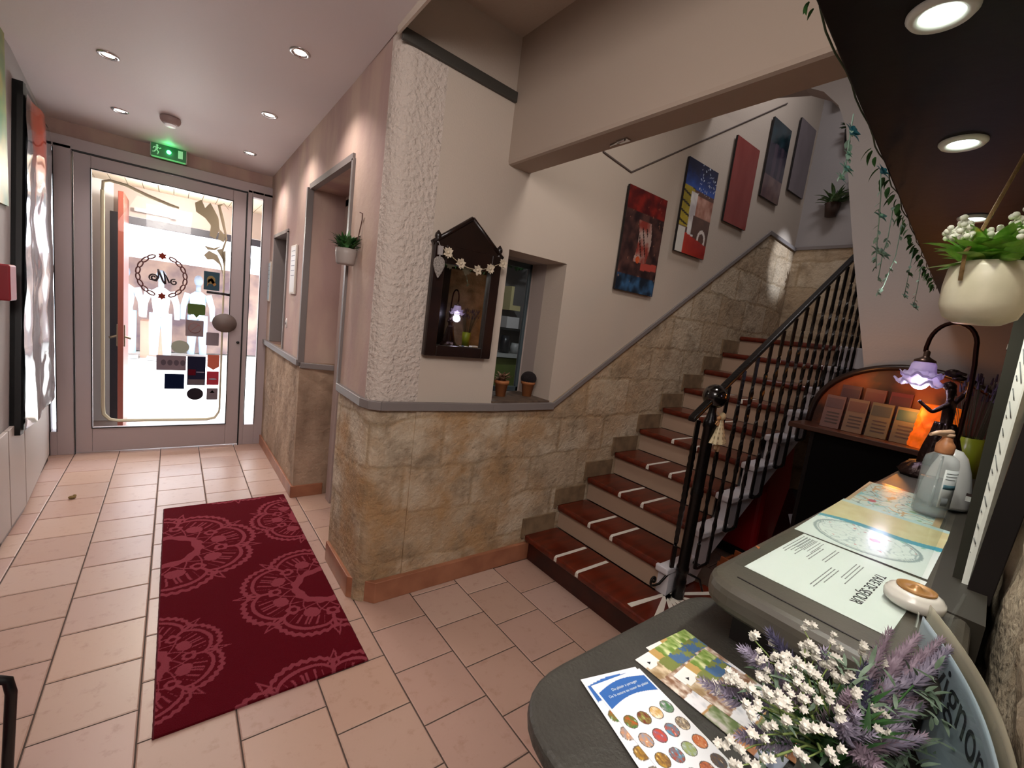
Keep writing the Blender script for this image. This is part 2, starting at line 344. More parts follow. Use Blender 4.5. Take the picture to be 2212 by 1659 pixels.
# stone dado in front of the white plaster: follows the stairs
sx0,sx1,sz0,sz1=2.088,4.755,1.13,2.865
pts=[(XR+.26,0),(5.42,0),(5.42,2.82),(sx1,sz1),(sx0,sz0),(XR+.26,RZ)]
MB().prism(pts,0,1,lambda x,z,t:(x,YC-.012+.015*t,z)).build('stone_dado',STONE,wst)
MB().box(XR+.26,5.42,YC+.003,YC+.2,0,1.13).build('dado_core',STONE,wst)
# niche
nb=MB().box(NX0-.08,NX0,YC+.2,2.56,RZ-.05,2.2).box(NX1,NX1+.08,YC+.2,2.56,RZ-.05,2.2).box(NX0-.08,NX1+.08,YC+.2,2.56,NZ1,2.2)
nb.build('niche_reveal',M('niche_plaster','A0928B',.85),wst)
MB().box(NX0,NX1,YC-.012,2.56,RZ-.04,NZ0).build('niche_sill',M('worn_wood_sill','6E5B4C',.6,var='4C3E34',vs=20),wst)
MB().box(NX0,1.66,2.55,2.6,NZ0,NZ1).box(2.045,NX1,2.55,2.6,NZ0,NZ1).build('niche_back',MATS['niche_plaster'],wst)
# --- end wall of the stairwell
we2=struct('wall_end',MB().box(5.42,5.6,-2.4,2.4,0,5.0),m_white2)
MB().box(5.405,5.42,-2.4,YC,0,2.82).build('stone_dado',STONE,we2)
# --- bulkhead over the stair foot (rounded lower arris)
b=MB().prism([(1.5,2.55),(1.505,2.535),(1.52,2.53),(1.66,2.53),(1.67,2.54),(1.67,5.0),(1.5,5.0)],-2.4,2.21,lambda x,z,y:(x,y,z))
struct('wall_bulkhead',b,M('beige_bulkhead_paint','A8988A',.8,bump=.05,bs=60))
# --- white partition wall beside the stairs, with its leaning rounded edge
XP=3.3
pp=[(-2.4,0),(.50,0),(.62,.9),(.80,1.55),(.997,2.287),(1.10,2.7),(1.155,2.94),(1.19,3.1),(1.26,3.25),(1.36,3.36),(1.5,3.44),(1.75,3.5),(2.21,3.55),(2.21,5.0),(-2.4,5.0)]
struct('wall_partition',MB().prism(pp,0,.16,lambda y,z,t:(XP+t,y,z)),m_white2)
# --- stone wall at the counter
def W(x): return -.07+.08*x
b=MB(); nx,nz_=130,110; vs=[]
for j in range(nz_+1):
    for i in range(nx+1):
        x=.42+(3.3-.42)*(i/nx)**1.6; z=3.1*j/nz_
        d=.018*fb(x*5,z*5,1)+.007*fb(x*21,z*21,2)-.03*max(0,1-((x-.42)/.05)) ; g=abs(((z+.03*nz(x*3,0))/.27)%1-.5)
        d-= .02*max(0,(g-.42)/.08); vs.append((x,W(x)+d*.8-.012,z))
b.add(vs,[(j*(nx+1)+i+1,j*(nx+1)+i,(j+1)*(nx+1)+i,(j+1)*(nx+1)+i+1) for j in range(nz_) for i in range(nx)],True)
m_stone2=M('pale_rough_stone','B5A68E',.95,var='8C7B64',vs=9,bump=.9,bs=55,bd=6)
wc=struct('wall_counter',b,m_stone2)
MB().hexa([(.42,-.4,0),(.42,-.075,0),(3.3,.13,0),(3.3,-.4,0),(.42,-.4,3.1),(.42,-.075,3.1),(3.3,.13,3.1),(3.3,-.4,3.1)]).build('wall_core',m_stone2,wc)
# --- walls that close the reception behind the photographer
struct('wall_back',MB().box(-.9,5.6,-2.5,-2.4,0,5.0),m_white2)
# --- mouldings
def strip(pts,h=.042,t=.022,z=None,name='trim_1',mat=None):
    """moulding following wall points (x,y,z, nx,ny)"""
    b=MB()
    for (p,q) in zip(pts[:-1],pts[1:]):
        a=Vector(p[:3]); c=Vector(q[:3]); n=Vector((p[3],p[4],0)); n2=Vector((q[3],q[4],0))
        up=Vector((0,0,h/2))
        b.hexa([a-up,a-up+n*t,c-up+n2*t,c-up,a+up,a+up+n*t,c+up+n2*t,c+up])
    return struct(name,b,mat or m_rail,bevel=.004)
strip([(xw(YD),YD-.01,RZ,-1,0),(xw(YJ),YJ-.01,RZ,-1,0)],.05,.03,name='trim_1')
strip([(XR,YN,RZ,-1,0),(XR,2.30,RZ,-1,0),(XR+.02,2.24,RZ,-.85,-.5),(XR+.06,YC,RZ,-.4,-1),(NX0,YC-.012,RZ-.015,0,-1),(NX1+.03,YC-.012,RZ-.015,0,-1)],.048,.026,name='trim_2')
strip([(sx0-.01,YC-.012,sz0-.02,0,-1),(sx1,YC-.012,sz1,0,-1),(5.41,YC-.012,2.82,0,-1)],.04,.018,name='trim_3')
strip([(5.405,YC,2.83,-1,0),(5.405,-2.3,2.83,-1,0)],.035,.015,name='trim_4')
strip([(XR+.005,YC,2.91,0,-1),(1.5,YC,2.885,0,-1)],.055,.02,name='trim_5',mat=M('dark_grey_bar','3E3B36',.5))
# door edge mouldings
b=MB(); e=.03
b.box(xw(YJ)-.02,xw(YJ)+.025,YJ-.022,YJ+.012,RZ,ZD).box(XR-.02,XR+.02,YN-.012,YN+.02,RZ,ZD).hexa([(XR-.02,YN,ZD-.01),(XR+.02,YN,ZD-.01),(XR+.02,YJ,ZD-.01),(XR-.02,YJ,ZD-.01),(XR-.02,YN,ZD+.03),(XR+.02,YN,ZD+.03),(XR+.02,YJ,ZD+.03),(XR-.02,YJ,ZD+.03)])
struct('trim_6',b,m_rail)
strip([(xw(YJ)+.0,YJ-.005,RZ-.02,0,-1),(1.03,YJ-.1,RZ-.02,0,-1)],.045,.02,name='trim_7')
b=MB(); x=xw(Y1)
b.box(x-.012,x+.12,Y1-.025,Y1+.008,HZ0,HZ1).box(x-.012,x+.12,Y2-.008,Y2+.02,HZ0,HZ1).box(x-.012,x+.12,Y1-.025,Y2+.02,HZ1-.01,HZ1+.02)
struct('window_4',b,m_rail)
strip([(1.52+0.72,YC,2.84,0,-1),(2.55,YC,2.80,0,-1),(4.62,YC,4.04,0,-1)],.012,.01,name='trim_8',mat=M('thin_grey_line','5C504B',.7))
# --- skirting tiles
def skirt(pts,h=.1,t=.018,name='baseboard_right'): return strip(pts,h,t,name=name,mat=m_terra)
skirt([(xw(YD),YD-.02,.05,-1,0),(xw(YJ),YJ-.01,.05,-1,0)],name='baseboard_right')
skirt([(xw(YJ)-.015,YJ,.05,0,-1),(1.03,YJ,.05,0,-1)],name='baseboard_doorway')
struct('baseboard_stairs',MB().prism([(.793,YN-.01),(.795,2.30),(.912,2.168),(2.03,YC-.036),(2.03,YC-.006),(XR+.10,YC-.006),(XR+.005,2.315),(XR,YN-.01)],0,.125),m_terra,bevel=.004)
# --- upper soffit edge behind the corridor ceiling
struct('wall_upper',MB().box(.80,.812,-2.4,2.21,2.9,3.2),m_white)
# ================================================================== ENTRANCE
# fixed aluminium front with two slim side lights
b=MB(); y0,y1=5.34,5.44
for x0,x1,z0,z1 in ((-.80,-.694,.0,2.63),(.567,.605,0,2.63),(.705,.79,0,2.63),(-.86,-.80,0,.215),(.605,.705,0,.22),(-.86,.79,2.605,2.70),(-.86,-.84,0,2.63),(-.84,-.80,2.59,2.61),(.605,.705,2.57,2.63)):
    b.box(x0,x1,y0,y1,z0,z1)
fr=struct('window_1',b,m_alu,bevel=.003)
g=MB().box(-.845,-.797,5.39,5.396,.2,2.6).box(.6,.71,5.39,5.396,.21,2.58).build('side_light_glass',m_pane,fr)
for xx,ww,zz,hh in ((-.80,.003,.215,2.375),(-.84,.003,.215,2.375),(.608,.003,.22,2.35),(.702,.003,.22,2.35)):
    MB().box(xx-ww,xx+ww,5.334,5.342,zz,zz+hh).build('glazing_seal',m_black,fr)
MB().box(-.689,-.684,5.336,5.36,0,2.605).box(.557,.566,5.336,5.36,0,2.605).box(-.689,.562,5.336,5.36,2.596,2.608).build('door_gap_seal',m_black,fr)
d1=struct('door_1',MB().box(-.682,-.575,5.345,5.41,.012,2.594).box(.443,.556,5.345,5.41,.012,2.594).box(-.575,.443,5.345,5.41,.012,.235).box(-.575,.443,5.345,5.41,2.49,2.594),m_alu,bevel=.004)
MB().box(-.578,.446,5.376,5.384,.232,2.493).build('door_glass',m_pane,d1)
b=MB()
for x0,x1,z0,z1 in ((-.579,-.572,.232,2.493),(.44,.447,.232,2.493),(-.579,.447,.232,.240),(-.579,.447,2.486,2.494)): b.box(x0,x1,5.338,5.35,z0,z1)
b.build('glazing_seal',m_black,d1)
MB().lathe([(.0,0),(.014,0),(.014,.012),(0,.012)],16,(0,0,0),Matrix.Translation((.527,5.345,1.10))@Matrix.Rotation(PI/2,4,'X')).build('lock_cylinder',m_black,d1)
# round pull plate, seen as a dark oval overlapping the stile
MB().lathe([(0,0),(.10,0),(.105,.008),(.105,.02),(0,.024)],32,(0,0,0),Matrix.Translation((.405,5.34,1.29))@Matrix.Rotation(PI/2,4,'X')@Matrix.Diagonal((1,.9,1,1))).build('round_pull_plate',M('taupe_plate','6B5D57',.5),d1)
MB().tube([(.25,5.365,1.578),(.36,5.362,1.578),(.45,5.36,1.575)],.014,10,flat=1).build('push_bar',M('dark_bar','2A2226',.3),d1)
def sticker(pts,colr,name='sticker',label=None,y=5.372,rough=.5,fn=None,shape=None):
    b=MB(); b.prism(pts,0,.0012,lambda x,z,t:(x,y-t,z)); o=b.build(name,Mvinyl('vinyl_'+colr,colr,.12),d1)
    if label: o['label']=label
    return o
def rc(x0,x1,z0,z1,r=.006):
    out=[]
    for cx,cz,a0 in ((x1-r,z1-r,0),(x0+r,z1-r,90),(x0+r,z0+r,180),(x1-r,z0+r,270)):
        for k in range(4):
            a=math.radians(a0+30*k); out.append((cx+r*math.cos(a),cz+r*math.sin(a)))
    return out
def el(cx,cz,rx,rz,n=28): return [(cx+rx*math.cos(2*PI*i/n),cz+rz*math.sin(2*PI*i/n)) for i in range(n)]
sticker(rc(.225,.355,1.60,1.78),'3F5560',label='dark teal poster stuck on the glass')
sticker(el(.285,1.70,.035,.04),'8F7B52','sticker_motif',y=5.3705); sticker([(.25,1.63),(.28,1.69),(.31,1.64),(.33,1.66),(.29,1.72),(.26,1.70)],'A87B4A','sticker_motif',y=5.3705)
sticker(rc(.103,.245,1.345,1.45,.015)+[],'55693A',label='green speech bubble sticker'); sticker([(.15,1.348),(.20,1.348),(.175,1.315)],'55693A','sticker_tip')
sticker(rc(.09,.235,1.13,1.29),'8C7C7E',label='grey no-smoking style sticker')
b=MB().lathe([(.046,0),(.052,0),(.052,.002),(.046,.002)],28,(0,0,0),Matrix.Translation((.163,5.3705,1.215))@Matrix.Rotation(PI/2,4,'X')); b.box(-.046,.046,-.003,.003,0,.002,Matrix.Translation((.163,5.3705,1.215))@Matrix.Rotation(PI/2,4,'X')@Matrix.Rotation(PI/4,4,'Z')); b.build('prohibition_ring',M('faded_red','8A5F5C',.6),d1)
sticker(rc(.258,.365,1.05,1.18),'8B7E84'); sticker(el(.052,1.02,.072,.062),'A7AC9C',label='pale green oval sticker')
sticker(rc(-.128,.10,.785,.93,.004),'83737A',label='grey rectangular sticker with logos')
for k in range(4): sticker(el(-.075+.05*k,.86,.02,.028),'5E545C','sticker_motif',y=5.3705)
sticker(rc(.112,.26,.64,.93,.004),'26263A',label='tall dark sticker with red block'); sticker(rc(.12,.18,.74,.80,.002),'5A1520','sticker_motif',y=5.3705); sticker(rc(.185,.25,.77,.777,.002),'B9AFC0','sticker_motif',y=5.3705); sticker(rc(.12,.252,.648,.70,.002),'655A60','sticker_motif',y=5.3705)
sticker([(.275,.955),(.375,.955),(.375,.835),(.325,.80),(.275,.835)],'C46A55',label='orange pennant sticker')
sticker(rc(-.065,.09,.60,.75,.004),'141D38',label='navy blue sticker'); sticker(rc(.272,.375,.645,.785),'B03B48',label='red sticker'); sticker(el(.323,.705,.035,.008),'A09AA8','sticker_motif',y=5.3705)
sticker(el(.18,.55,.068,.062),'2E292F',label='black round sticker'); sticker(rc(.275,.37,.49,.61),'7B7076',label='grey sticker with black triangle'); sticker([(.30,.56),(.345,.56),(.322,.59)],'0A0A0A','sticker_motif',y=5.3705)
# chain oval, two stars and the mirrored initial
b=MB(); cxm,czm,ax,az=-.095,1.675,.175,.185
def ring(bm,cx,cz,rx,rz,rot,r=.0045,y=5.368,n=18):
    P=[]
    for k in range(n+1):
        a=2*PI*k/n; X,Z=rx*math.cos(a),rz*math.sin(a); P.append((cx+X*math.cos(rot)-Z*math.sin(rot),y,cz+X*math.sin(rot)+Z*math.cos(rot)))
    bm.tube(P,r,6,cap=False)
for k in range(20):
    a=2*PI*(k+.5)/20
    if k in (4,5,14,15) and abs(math.cos(a))<.17: continue
    x,z=cxm+ax*math.cos(a),czm+az*math.sin(a); tn=math.atan2(az*math.cos(a),-ax*math.sin(a)); ring(b,x,z,.031,.015,tn,.0062)
b.build('chain_oval',M('brown_red_vinyl','5A2E2C',.5),d1)
for zz in (czm+az,czm-az):
    st=[(cxm+(.036 if k%2==0 else .022)*math.cos(PI/2+k*PI/6),zz+(.036 if k%2==0 else .022)*math.sin(PI/2+k*PI/6)) for k in range(12)]
    sticker(st,'7C3328','star_motif')
b=MB()
def spiral(cx,cz,r0,r1,a0,a1,n=26): return [(cx+(r0+(r1-r0)*i/n)*math.cos(a0+(a1-a0)*i/n),5.368,cz+(r0+(r1-r0)*i/n)*math.sin(a0+(a1-a0)*i/n)) for i in range(n+1)]
b.tube(spiral(-.155,1.655,.008,.035,0,3.2*PI)+[(-.135,5.368,1.625),(-.12,5.368,1.66),(-.125,5.368,1.735)],.007,6)
b.tube([(-.125,5.368,1.735),(-.105,5.368,1.68),(-.088,5.368,1.63),(-.07,5.368,1.605)],.0085,6)
b.tube([(-.07,5.368,1.605),(-.073,5.368,1.66),(-.085,5.368,1.725),(-.06,5.368,1.67),(-.04,5.368,1.62)],.0075,6)
b.tube(spiral(-.005,1.632,.006,.03,PI,-1.6*PI),.007,6); b.build('initial_motif',M('dark_brown_vinyl','2C1A1C',.5),d1)
# frosted art-nouveau border and flower
fr_=Mvinyl('frosted_gold_vinyl','B3A892',.2)
b=MB(); P=[(-.505,5.368,z) for z in [2.34-.1*k for k in range(20)]]+[(-.50,5.368,.36),(-.46,5.368,.31),(-.40,5.368,.295),(.28,5.368,.285),(.35,5.368,.30),(.385,5.368,.36)]+[(.39,5.368,.4+.1*k) for k in range(17)]
b.tube(P,.019,6,cap=True,flat=.1)
b.tube([(-.505,5.368,2.34),(-.50,5.368,2.41),(-.46,5.368,2.43),(-.35,5.368,2.42),(-.2,5.368,2.37),(-.05,5.368,2.33),(.02,5.368,2.32)],[.012,.016,.02,.024,.028,.028,.02],8,flat=.12)
b.tube([(.39,5.368,1.9),(.37,5.368,2.0),(.40,5.368,2.12),(.36,5.368,2.3),(.33,5.368,2.42),(.37,5.368,2.45),(.41,5.368,2.40)],[.02,.015,.012,.022,.02,.024,.012],8,flat=.15)
for pp_ in ([(.14,2.40),(.19,2.44),(.22,2.37),(.26,2.43),(.30,2.36),(.33,2.30),(.34,2.20),(.31,2.10),(.26,2.12),(.27,2.22),(.22,2.28),(.15,2.32)],[(.34,2.2),(.39,2.15),(.38,2.08),(.33,2.10)],[(.22,1.93),(.26,1.98),(.33,1.95),(.37,1.85),(.385,1.75),(.35,1.86),(.30,1.90),(.25,1.89)],[(.32,2.0),(.37,2.02),(.40,1.93),(.39,1.83),(.37,1.92)],[(.22,2.02),(.30,2.01),(.37,2.05),(.31,1.99),(.25,1.985)]):
    b.prism(pp_,0,.001,lambda x,z,t:(x,5.371-t,z))
b.build('frosted_border',fr_,d1)
# ------------------------------------------------ porch and street beyond the glass
m_porch=M('porch_white','C9C5C4',.7); m_plank=M('painted_planks','C6B7A2',.6)
struct('wall_porch_left',MB().box(-.80,-.74,5.5,6.62,0,2.7).box(-.74,-.53,6.56,6.66,0,2.7),m_porch)
b=MB()
for k in range(14): b.box(-.8+.13*k,-.8+.13*k+.124,5.5,6.7,2.60,2.62)
struct('ceiling_porch',b,m_plank); struct('wall_porch_top',MB().box(-.8,1.3,6.58,6.7,2.29,2.64),M('porch_salmon','A39189',.7))
struct('trim_9',MB().box(-.55,1.3,6.56,6.6,2.20,2.28).box(-.56,-.47,6.55,6.68,0,2.30),M('dark_door_frame','2B2833',.5),bevel=.005)
struct('wall_porch_right',MB().box(1.15,1.25,5.5,6.7,0,2.7),m_porch)
struct('ceiling_porch_cover',MB().box(-1.2,2.6,5.45,6.72,2.64,3.2),m_porch)
struct('floor_porch',MB().box(-1.0,1.3,5.37,6.7,-.08,-.004),M('porch_floor_tiles','B09A90',.4,var='9A8378',vs=6))
struct('floor_street',MB().box(-12,12,6.7,14,-.14,-.03),M('pale_street_paving','C5BFB8',.8,var='A9A39C',vs=3))
struct('wall_street_front',MB().box(-12,-.95,6.55,6.7,-.1,3.2).box(1.25,12,6.55,6.7,-.1,3.2),m_porch)
od=thing('open_street_door','red-brown street door standing open, seen on its edge, with metal lever handles','door',(-.42,6.45,0))
MB().box(-.45,-.405,5.95,6.56,.03,2.44).build('door_leaf',M('red_brown_door_paint','7A3A2C',.4),od,bevel=.004)
MB().tube([(-.52,6.02,1.0),(-.47,6.02,1.02),(-.40,6.02,1.02),(-.35,6.02,1.0)],.012,8).box(-.462,-.395,5.99,6.06,.92,1.14).build('lever_handle',M('worn_brass','8A7A66',.35,metal=.8),od)
reroot(od,(-.42,6.45,0))
for k,(x,y) in enumerate(((-.30,6.05),(.42,6.05))):
    o=MB().lathe([(0,-.004),(.035,-.004),(.05,0),(.05,.012),(0,.012)],20,(x,y,2.592)).build('porch_downlight',M('lit_downlight','FFFFFF',.3,emit='FFF3E0',es=5))
    tag(o,('round spot in the plank porch ceiling, left of the two','round spot in the plank porch ceiling, right one near the frosted flower')[k],'ceiling light','porch downlights')
light('porch_spot','POINT',(.0,5.78,2.40),50,(1,.93,.85),.08)
# door closer arm
tag(MB().box(-.36,.0,6.50,6.555,2.34,2.38).box(-.05,.0,6.46,6.52,2.33,2.39).build('door_closer',M('grey_metal','8E8A88',.4,metal=.5)),'grey door closer on the salmon wall above the street door','door closer')
# shop across the street
m_shop=M('shop_front','D8D3CC',.7)
struct('wall_shop',MB().box(-6,6,13.2,13.4,-.1,6),m_shop)
struct('wall_shop_recess',MB().box(-1.5,2.6,13.1,13.19,0,2.35),M('shop_interior_tan','A98C7C',.8,var='6E5A5E',vs=2))
aw=tag(MB().hexa([(-3,11.2,2.0),(3.4,11.2,2.0),(3.4,13.05,2.5),(-3,13.05,2.5),(-3,11.2,2.25),(3.4,11.2,2.25),(3.4,13.05,3.3),(-3,13.05,3.3)]).build('shop_awning',M('pale_awning','D9D0D2',.8)),'pale sun awning over the clothes shop across the street','awning')
def mann(x,y,label,shirt,jean,group):
    t=thing('shop_mannequin',label,'mannequin',(x,y,0),group=group)
    b=MB().tube([(0,0,1.45),(0,0,1.62)],.05,10).ball((0,0,1.72),.1,sc=(.85,.95,1.2)); b.build('head',M('mannequin_grey','8A93A0',.5),t)
    b=MB().tube([(0,0,.88),(0,0,1.0),(0,0,1.2),(0,0,1.4),(0,0,1.48)],[.17,.15,.18,.2,.08],14,flat=.6)
    for s_ in (-1,1): b.tube([(s_*.18,0,1.42),(s_*.26,-.02,1.15),(s_*.27,-.05,.85)],[.07,.055,.045],10)
    b.build('shirt',M('mann_'+shirt,shirt,.8),t)
    b=MB()
    for s_ in (-1,1): b.tube([(s_*.08,0,.95),(s_*.1,0,.5),(s_*.11,0,.08)],[.11,.085,.07],10)
    b.build('trousers',M('mann_'+jean,jean,.8),t)
    MB().box(-.22,.22,-.2,.2,-.02,.03).build('base',M('mann_base','B8B0AA',.6),t); return t
mann(-.80,12.0,'white-shirted shop mannequin nearest the open street door','DDE6EE','AFC6D6','mannequins across the street')
mann(-.22,11.8,'shop mannequin in white shirt seen through the mirrored initial','E8E4E2','C6D6E2','mannequins across the street')
mann(.42,12.2,'shop mannequin in a pale blue jacket right of the initial','B9D2E2','A8B6C8','mannequins across the street')
tag(MB().box(-.56,-.08,12.1,12.6,-.03,.75).build('shop_plinth',M('pinkish_plinth','C79A84',.8)),'pinkish display plinth between the mannequins','plinth')
# ================================================================== CORRIDOR THINGS
# --- exit sign
t=thing('exit_sign','green lit emergency exit sign above the glass entrance door','sign',(-.06,5.28,2.77))
MB().box(-.132,.132,.02,.058,-.06,.06).build('housing',M('exit_housing','BFC6BC',.5),t,bevel=.006)
MB().box(-.124,.124,.012,.022,-.052,.052).build('green_panel',M('exit_green','0B3A20',.35,emit='0E7A35',es=.22),t)
b=MB().ball((-.083,.008,.034),.009).tube([(-.083,.009,.025),(-.088,.009,-.002)],.009,8).tube([(-.088,.009,0),(-.073,.009,-.018),(-.08,.009,-.04)],.005,6).tube([(-.088,.009,0),(-.1,.009,-.02),(-.115,.009,-.025)],.005,6).tube([(-.083,.009,.022),(-.065,.009,.012),(-.055,.009,.02)],.004,6).tube([(-.085,.009,.022),(-.105,.009,.016),(-.11,.009,.002)],.004,6)
b.build('running_figure',M('exit_white','B9D8BE',.4,emit='7FBF8C',es=.3),t)
MB().box(.066,.1,.008,.014,-.03,.036).build('door_pictogram',MATS['exit_white'],t)
MB().ball((.0,.006,.0),.017,sc=(1,.5,1)).build('green_lamp',M('exit_lamp','30FF70',.3,emit='38FF78',es=14),t)
MB().box(-.12,.12,.0,.03,-.066,-.058).build('bottom_lip',M('exit_lip','8FC89A',.3,emit='2FAA50',es=.5),t)
t.rotation_euler=(0,math.radians(0),0)
light('exit_sign_glow','POINT',(-.06,5.2,2.78),.15,(.1,1,.35),.02)
# --- smoke detector
t=thing('smoke_detector','round smoke detector on the corridor ceiling above the exit sign','smoke detector',(-.045,4.49,zc(4.49)-.001))
MB().lathe([(0,0),(.062,0),(.065,-.01),(.062,-.03),(.05,-.045),(.042,-.05),(0,-.05)],32).build('body',M('detector_plastic','A08A86',.45),t)
MB().lathe([(0,-.05),(.034,-.05),(.034,-.062),(.03,-.066),(0,-.066)],28).build('sensor_cap',M('detector_white','E6DED8',.35,emit='FFFFFF',es=.15),t)
# --- ceiling downlights
def downlight(x,y,label,group,z=None,pow_=4,scale=1,first=[None],rot=(0,0,0),ring=m_chrome,kind='c'):
    if first[0] is None or True:
        t=thing('ceiling_downlight',label,'ceiling light',(x,y,z),rot,group)
        s=scale
        MB().lathe([(.030*s,.002),(.034*s,-.004),(.046*s,-.006),(.052*s,-.001),(.052*s,.003),(.030*s,.003)],32).build('trim_ring',ring,t)
        MB().lathe([(0,-.001),(.015*s,-.002),(.024*s,-.001),(.030*s,.001),(0,.002)],24).build('lit_lamp',M('lit_lamp_'+kind,'FFFFFF',.3,emit='FFF0E0' if kind=='c' else 'F4FFF4',es=9),t)
    return t
rl=math.atan(.035)
DL=[(-.325,3.72,'corridor ceiling downlight on the left, the nearer of the left pair'),(-.345,4.68,'corridor ceiling downlight on the left, beside the smoke detector'),(.505,2.80,'corridor ceiling downlight nearest the stucco corner, largest on the right'),(.51,3.785,'middle downlight of the right-hand corridor row'),(.51,4.80,'farthest downlight of the right row, near the exit sign')]
for x,y,l in DL:
    downlight(x,y,l,'corridor downlights',zc(y)-.001,rot=(-rl,0,0))
    light('corridor_spot','SPOT',(x,y,zc(y)-.03),19,(1,.88,.84),.03,(x,y,0),125,.8)
# --- small black screw anchor omitted; rug
def rugf():
    cs=[(-.03,3.18,.50,8,.2,1),(.725,2.46,.44,8,.1,1),(-.13,2.17,.35,8,.0,0),(.87,3.38,.42,8,.4,0),(.52,1.50,.42,8,.25,0),(.42,4.22,.44,8,0,0)]
    dk,lt=h2('5E0615'),h2('96404C')
    def f(u,v):
        x=-.034+.778*u; y=1.785+2.055*v
        x+=.006*nz(x*14,y*14,3); y+=.006*nz(x*14,y*14,8)
        for (cx,cy_,R_,n,ph,disc) in cs:
            dx,dy=x-cx,y-cy_; r=math.hypot(dx,dy)/R_
            if r>1.08: continue
            a=math.atan2(dy,dx)+ph; s=(a*n/(2*PI))%1; k=abs(s-.5)*2   # k 0 centre of lobe, 1 between lobes
            ro=.80+.17*math.sqrt(max(0,1-k*k))
            tip=.82+.20*max(0,1-(1-k)/.16) # pointed tips between lobes
            wv=.012*math.sin(a*70)
            on=False
            if abs(r-ro-wv)<.028: on=True
            if abs(r-(ro-.10))<.022: on=True
            if k>.8 and abs(r-tip)<.03: on=True
            if .30+.015*math.cos(a*n)<r<.40+.012*math.sin(a*n*2): on=True
            # net of thin lines
            q=(r-.40)/.25
            if 0<q<1.3 and (abs(k-(1-q))<.05 or abs(k-q)<.05): on=True
            # leaf motif
            if .50<r<.66 and k<.42*math.sin(PI*(r-.46)/.24): on=True
            if .64<r<.80 and k<.62 and (abs((k*7+.5)%2-1)<.28): on=True
            if k>.70 and .52<r<.66 and abs(math.hypot((k-1)*.9,(r-.60)*3)-.22)<.07: on=True
            if k>.93 and .62<r<.90: on=True
            if r<1.0 and on: return lt
            if on: return lt
        return dk
    return f
rug=thing('runner_rug','dark red runner rug with pink lace rosettes on the tiled corridor floor','rug',(-.034,1.785,.0))
ri=grid('pile',.778,2.055,220,560,rugf(),Mattr('rug_pile',.95,bump=.9,bs=260,spec=.1),rug,Matrix.Translation((0,0,.011)),solid=.010)
b=MB()
for xx in (-.001,.778):
    b=MB().tube([(xx+.002*nz(k*1.7,xx,1),2.055*k/120,.005) for k in range(121)],.0052,8)
    b.build('bound_edge',M('rug_edge_red','4E0713',.95),rug)
# --- crumpled leaf on floor
b=MB().ball((0,0,.012),.02,10,7,(1.1,.8,.6)).ball((.012,.01,.02),.011,8,6,(1,1,.7))
o=b.build('dry_leaf_scrap',M('dry_leaf','8A7346',.9,bump=1,bs=120)); o.location=(-.565,4.25,0); tag(o,'small dry crumpled leaf on the floor tiles near the left wall','leaf')
# --- left wall: deep black poster box with clear film
t=thing('poster_showcase','tall black poster case with creased shiny film on the left wall','poster frame',(-.78,4.24,.6))
def lw(y,z,d=0): return Vector((xl(y)+d+.002,y,z))
def yn(z): return 3.84+.27*(z-.6)/2.1   # near edge hangs slightly askew
b=MB()
b.hexa([lw(yn(.6),.60),lw(yn(.6),.60,.045),lw(yn(.6)+.05,.60,.05),lw(yn(.6)+.05,.60),lw(yn(2.7),2.70),lw(yn(2.7),2.70,.045),lw(yn(2.7)+.05,2.70,.05),lw(yn(2.7)+.05,2.70)])
b.hexa([lw(5.16,.62),lw(5.16,.62,.045),lw(5.22,.62,.045),lw(5.22,.62),lw(5.16,2.62),lw(5.16,2.62,.045),lw(5.22,2.62,.045),lw(5.22,2.62)])
for za,zb in ((.60,.64),(2.62,2.70)):
    b.hexa([lw(yn(za),za),lw(yn(za),za,.045),lw(5.22,za,.045),lw(5.22,za),lw(yn(zb),zb),lw(yn(zb),zb,.045),lw(5.22,zb,.045),lw(5.22,zb)])
b.hexa([lw(yn(.6),.6),lw(yn(.6),.6,.02),lw(5.22,.6,.02),lw(5.22,.6),lw(yn(2.7),2.7),lw(yn(2.7),2.7,.02),lw(5.22,2.7,.02),lw(5.22,2.7)])
b.build('black_case',M('case_black','09090B',.4),t)
def film(u,v):
    n=fb(u*2,v*3,4); c=mix(h2('3C4048'),h2('A6B0BA'),max(0,min(1,.5+n*.8)))
    if v>.80 and .1<u<.45: c=h2('B0432E')
    elif v>.92: c=h2('1A1B20')
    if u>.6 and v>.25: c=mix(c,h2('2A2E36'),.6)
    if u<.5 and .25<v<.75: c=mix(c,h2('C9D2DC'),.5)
    return c
b=MB(); vs=[];cols=[]; nu,nv=60,130
for j in range(nv+1):
    for i in range(nu+1):
        u,v=i/nu,j/nv; z=.62+2.02*v; ya=yn(z)+.02; y=ya+(5.2-ya)*u
        vs.append(lw(y,z,.06+.02*math.sin(PI*u)+.012*fb(u*3,v*5,7)+.014*math.sin(u*11+v*4)*math.sin(PI*u))); cols.append(lin(film(u,v)))
b.add(vs,[(j*(nu+1)+i,j*(nu+1)+i+1,(j+1)*(nu+1)+i+1,(j+1)*(nu+1)+i) for j in range(nv) for i in range(nu)],True); b.col=cols
b.build('film_poster',Mattr('shiny_film',.12,coat=1),t); reroot(t,(-.78,4.24,.6))
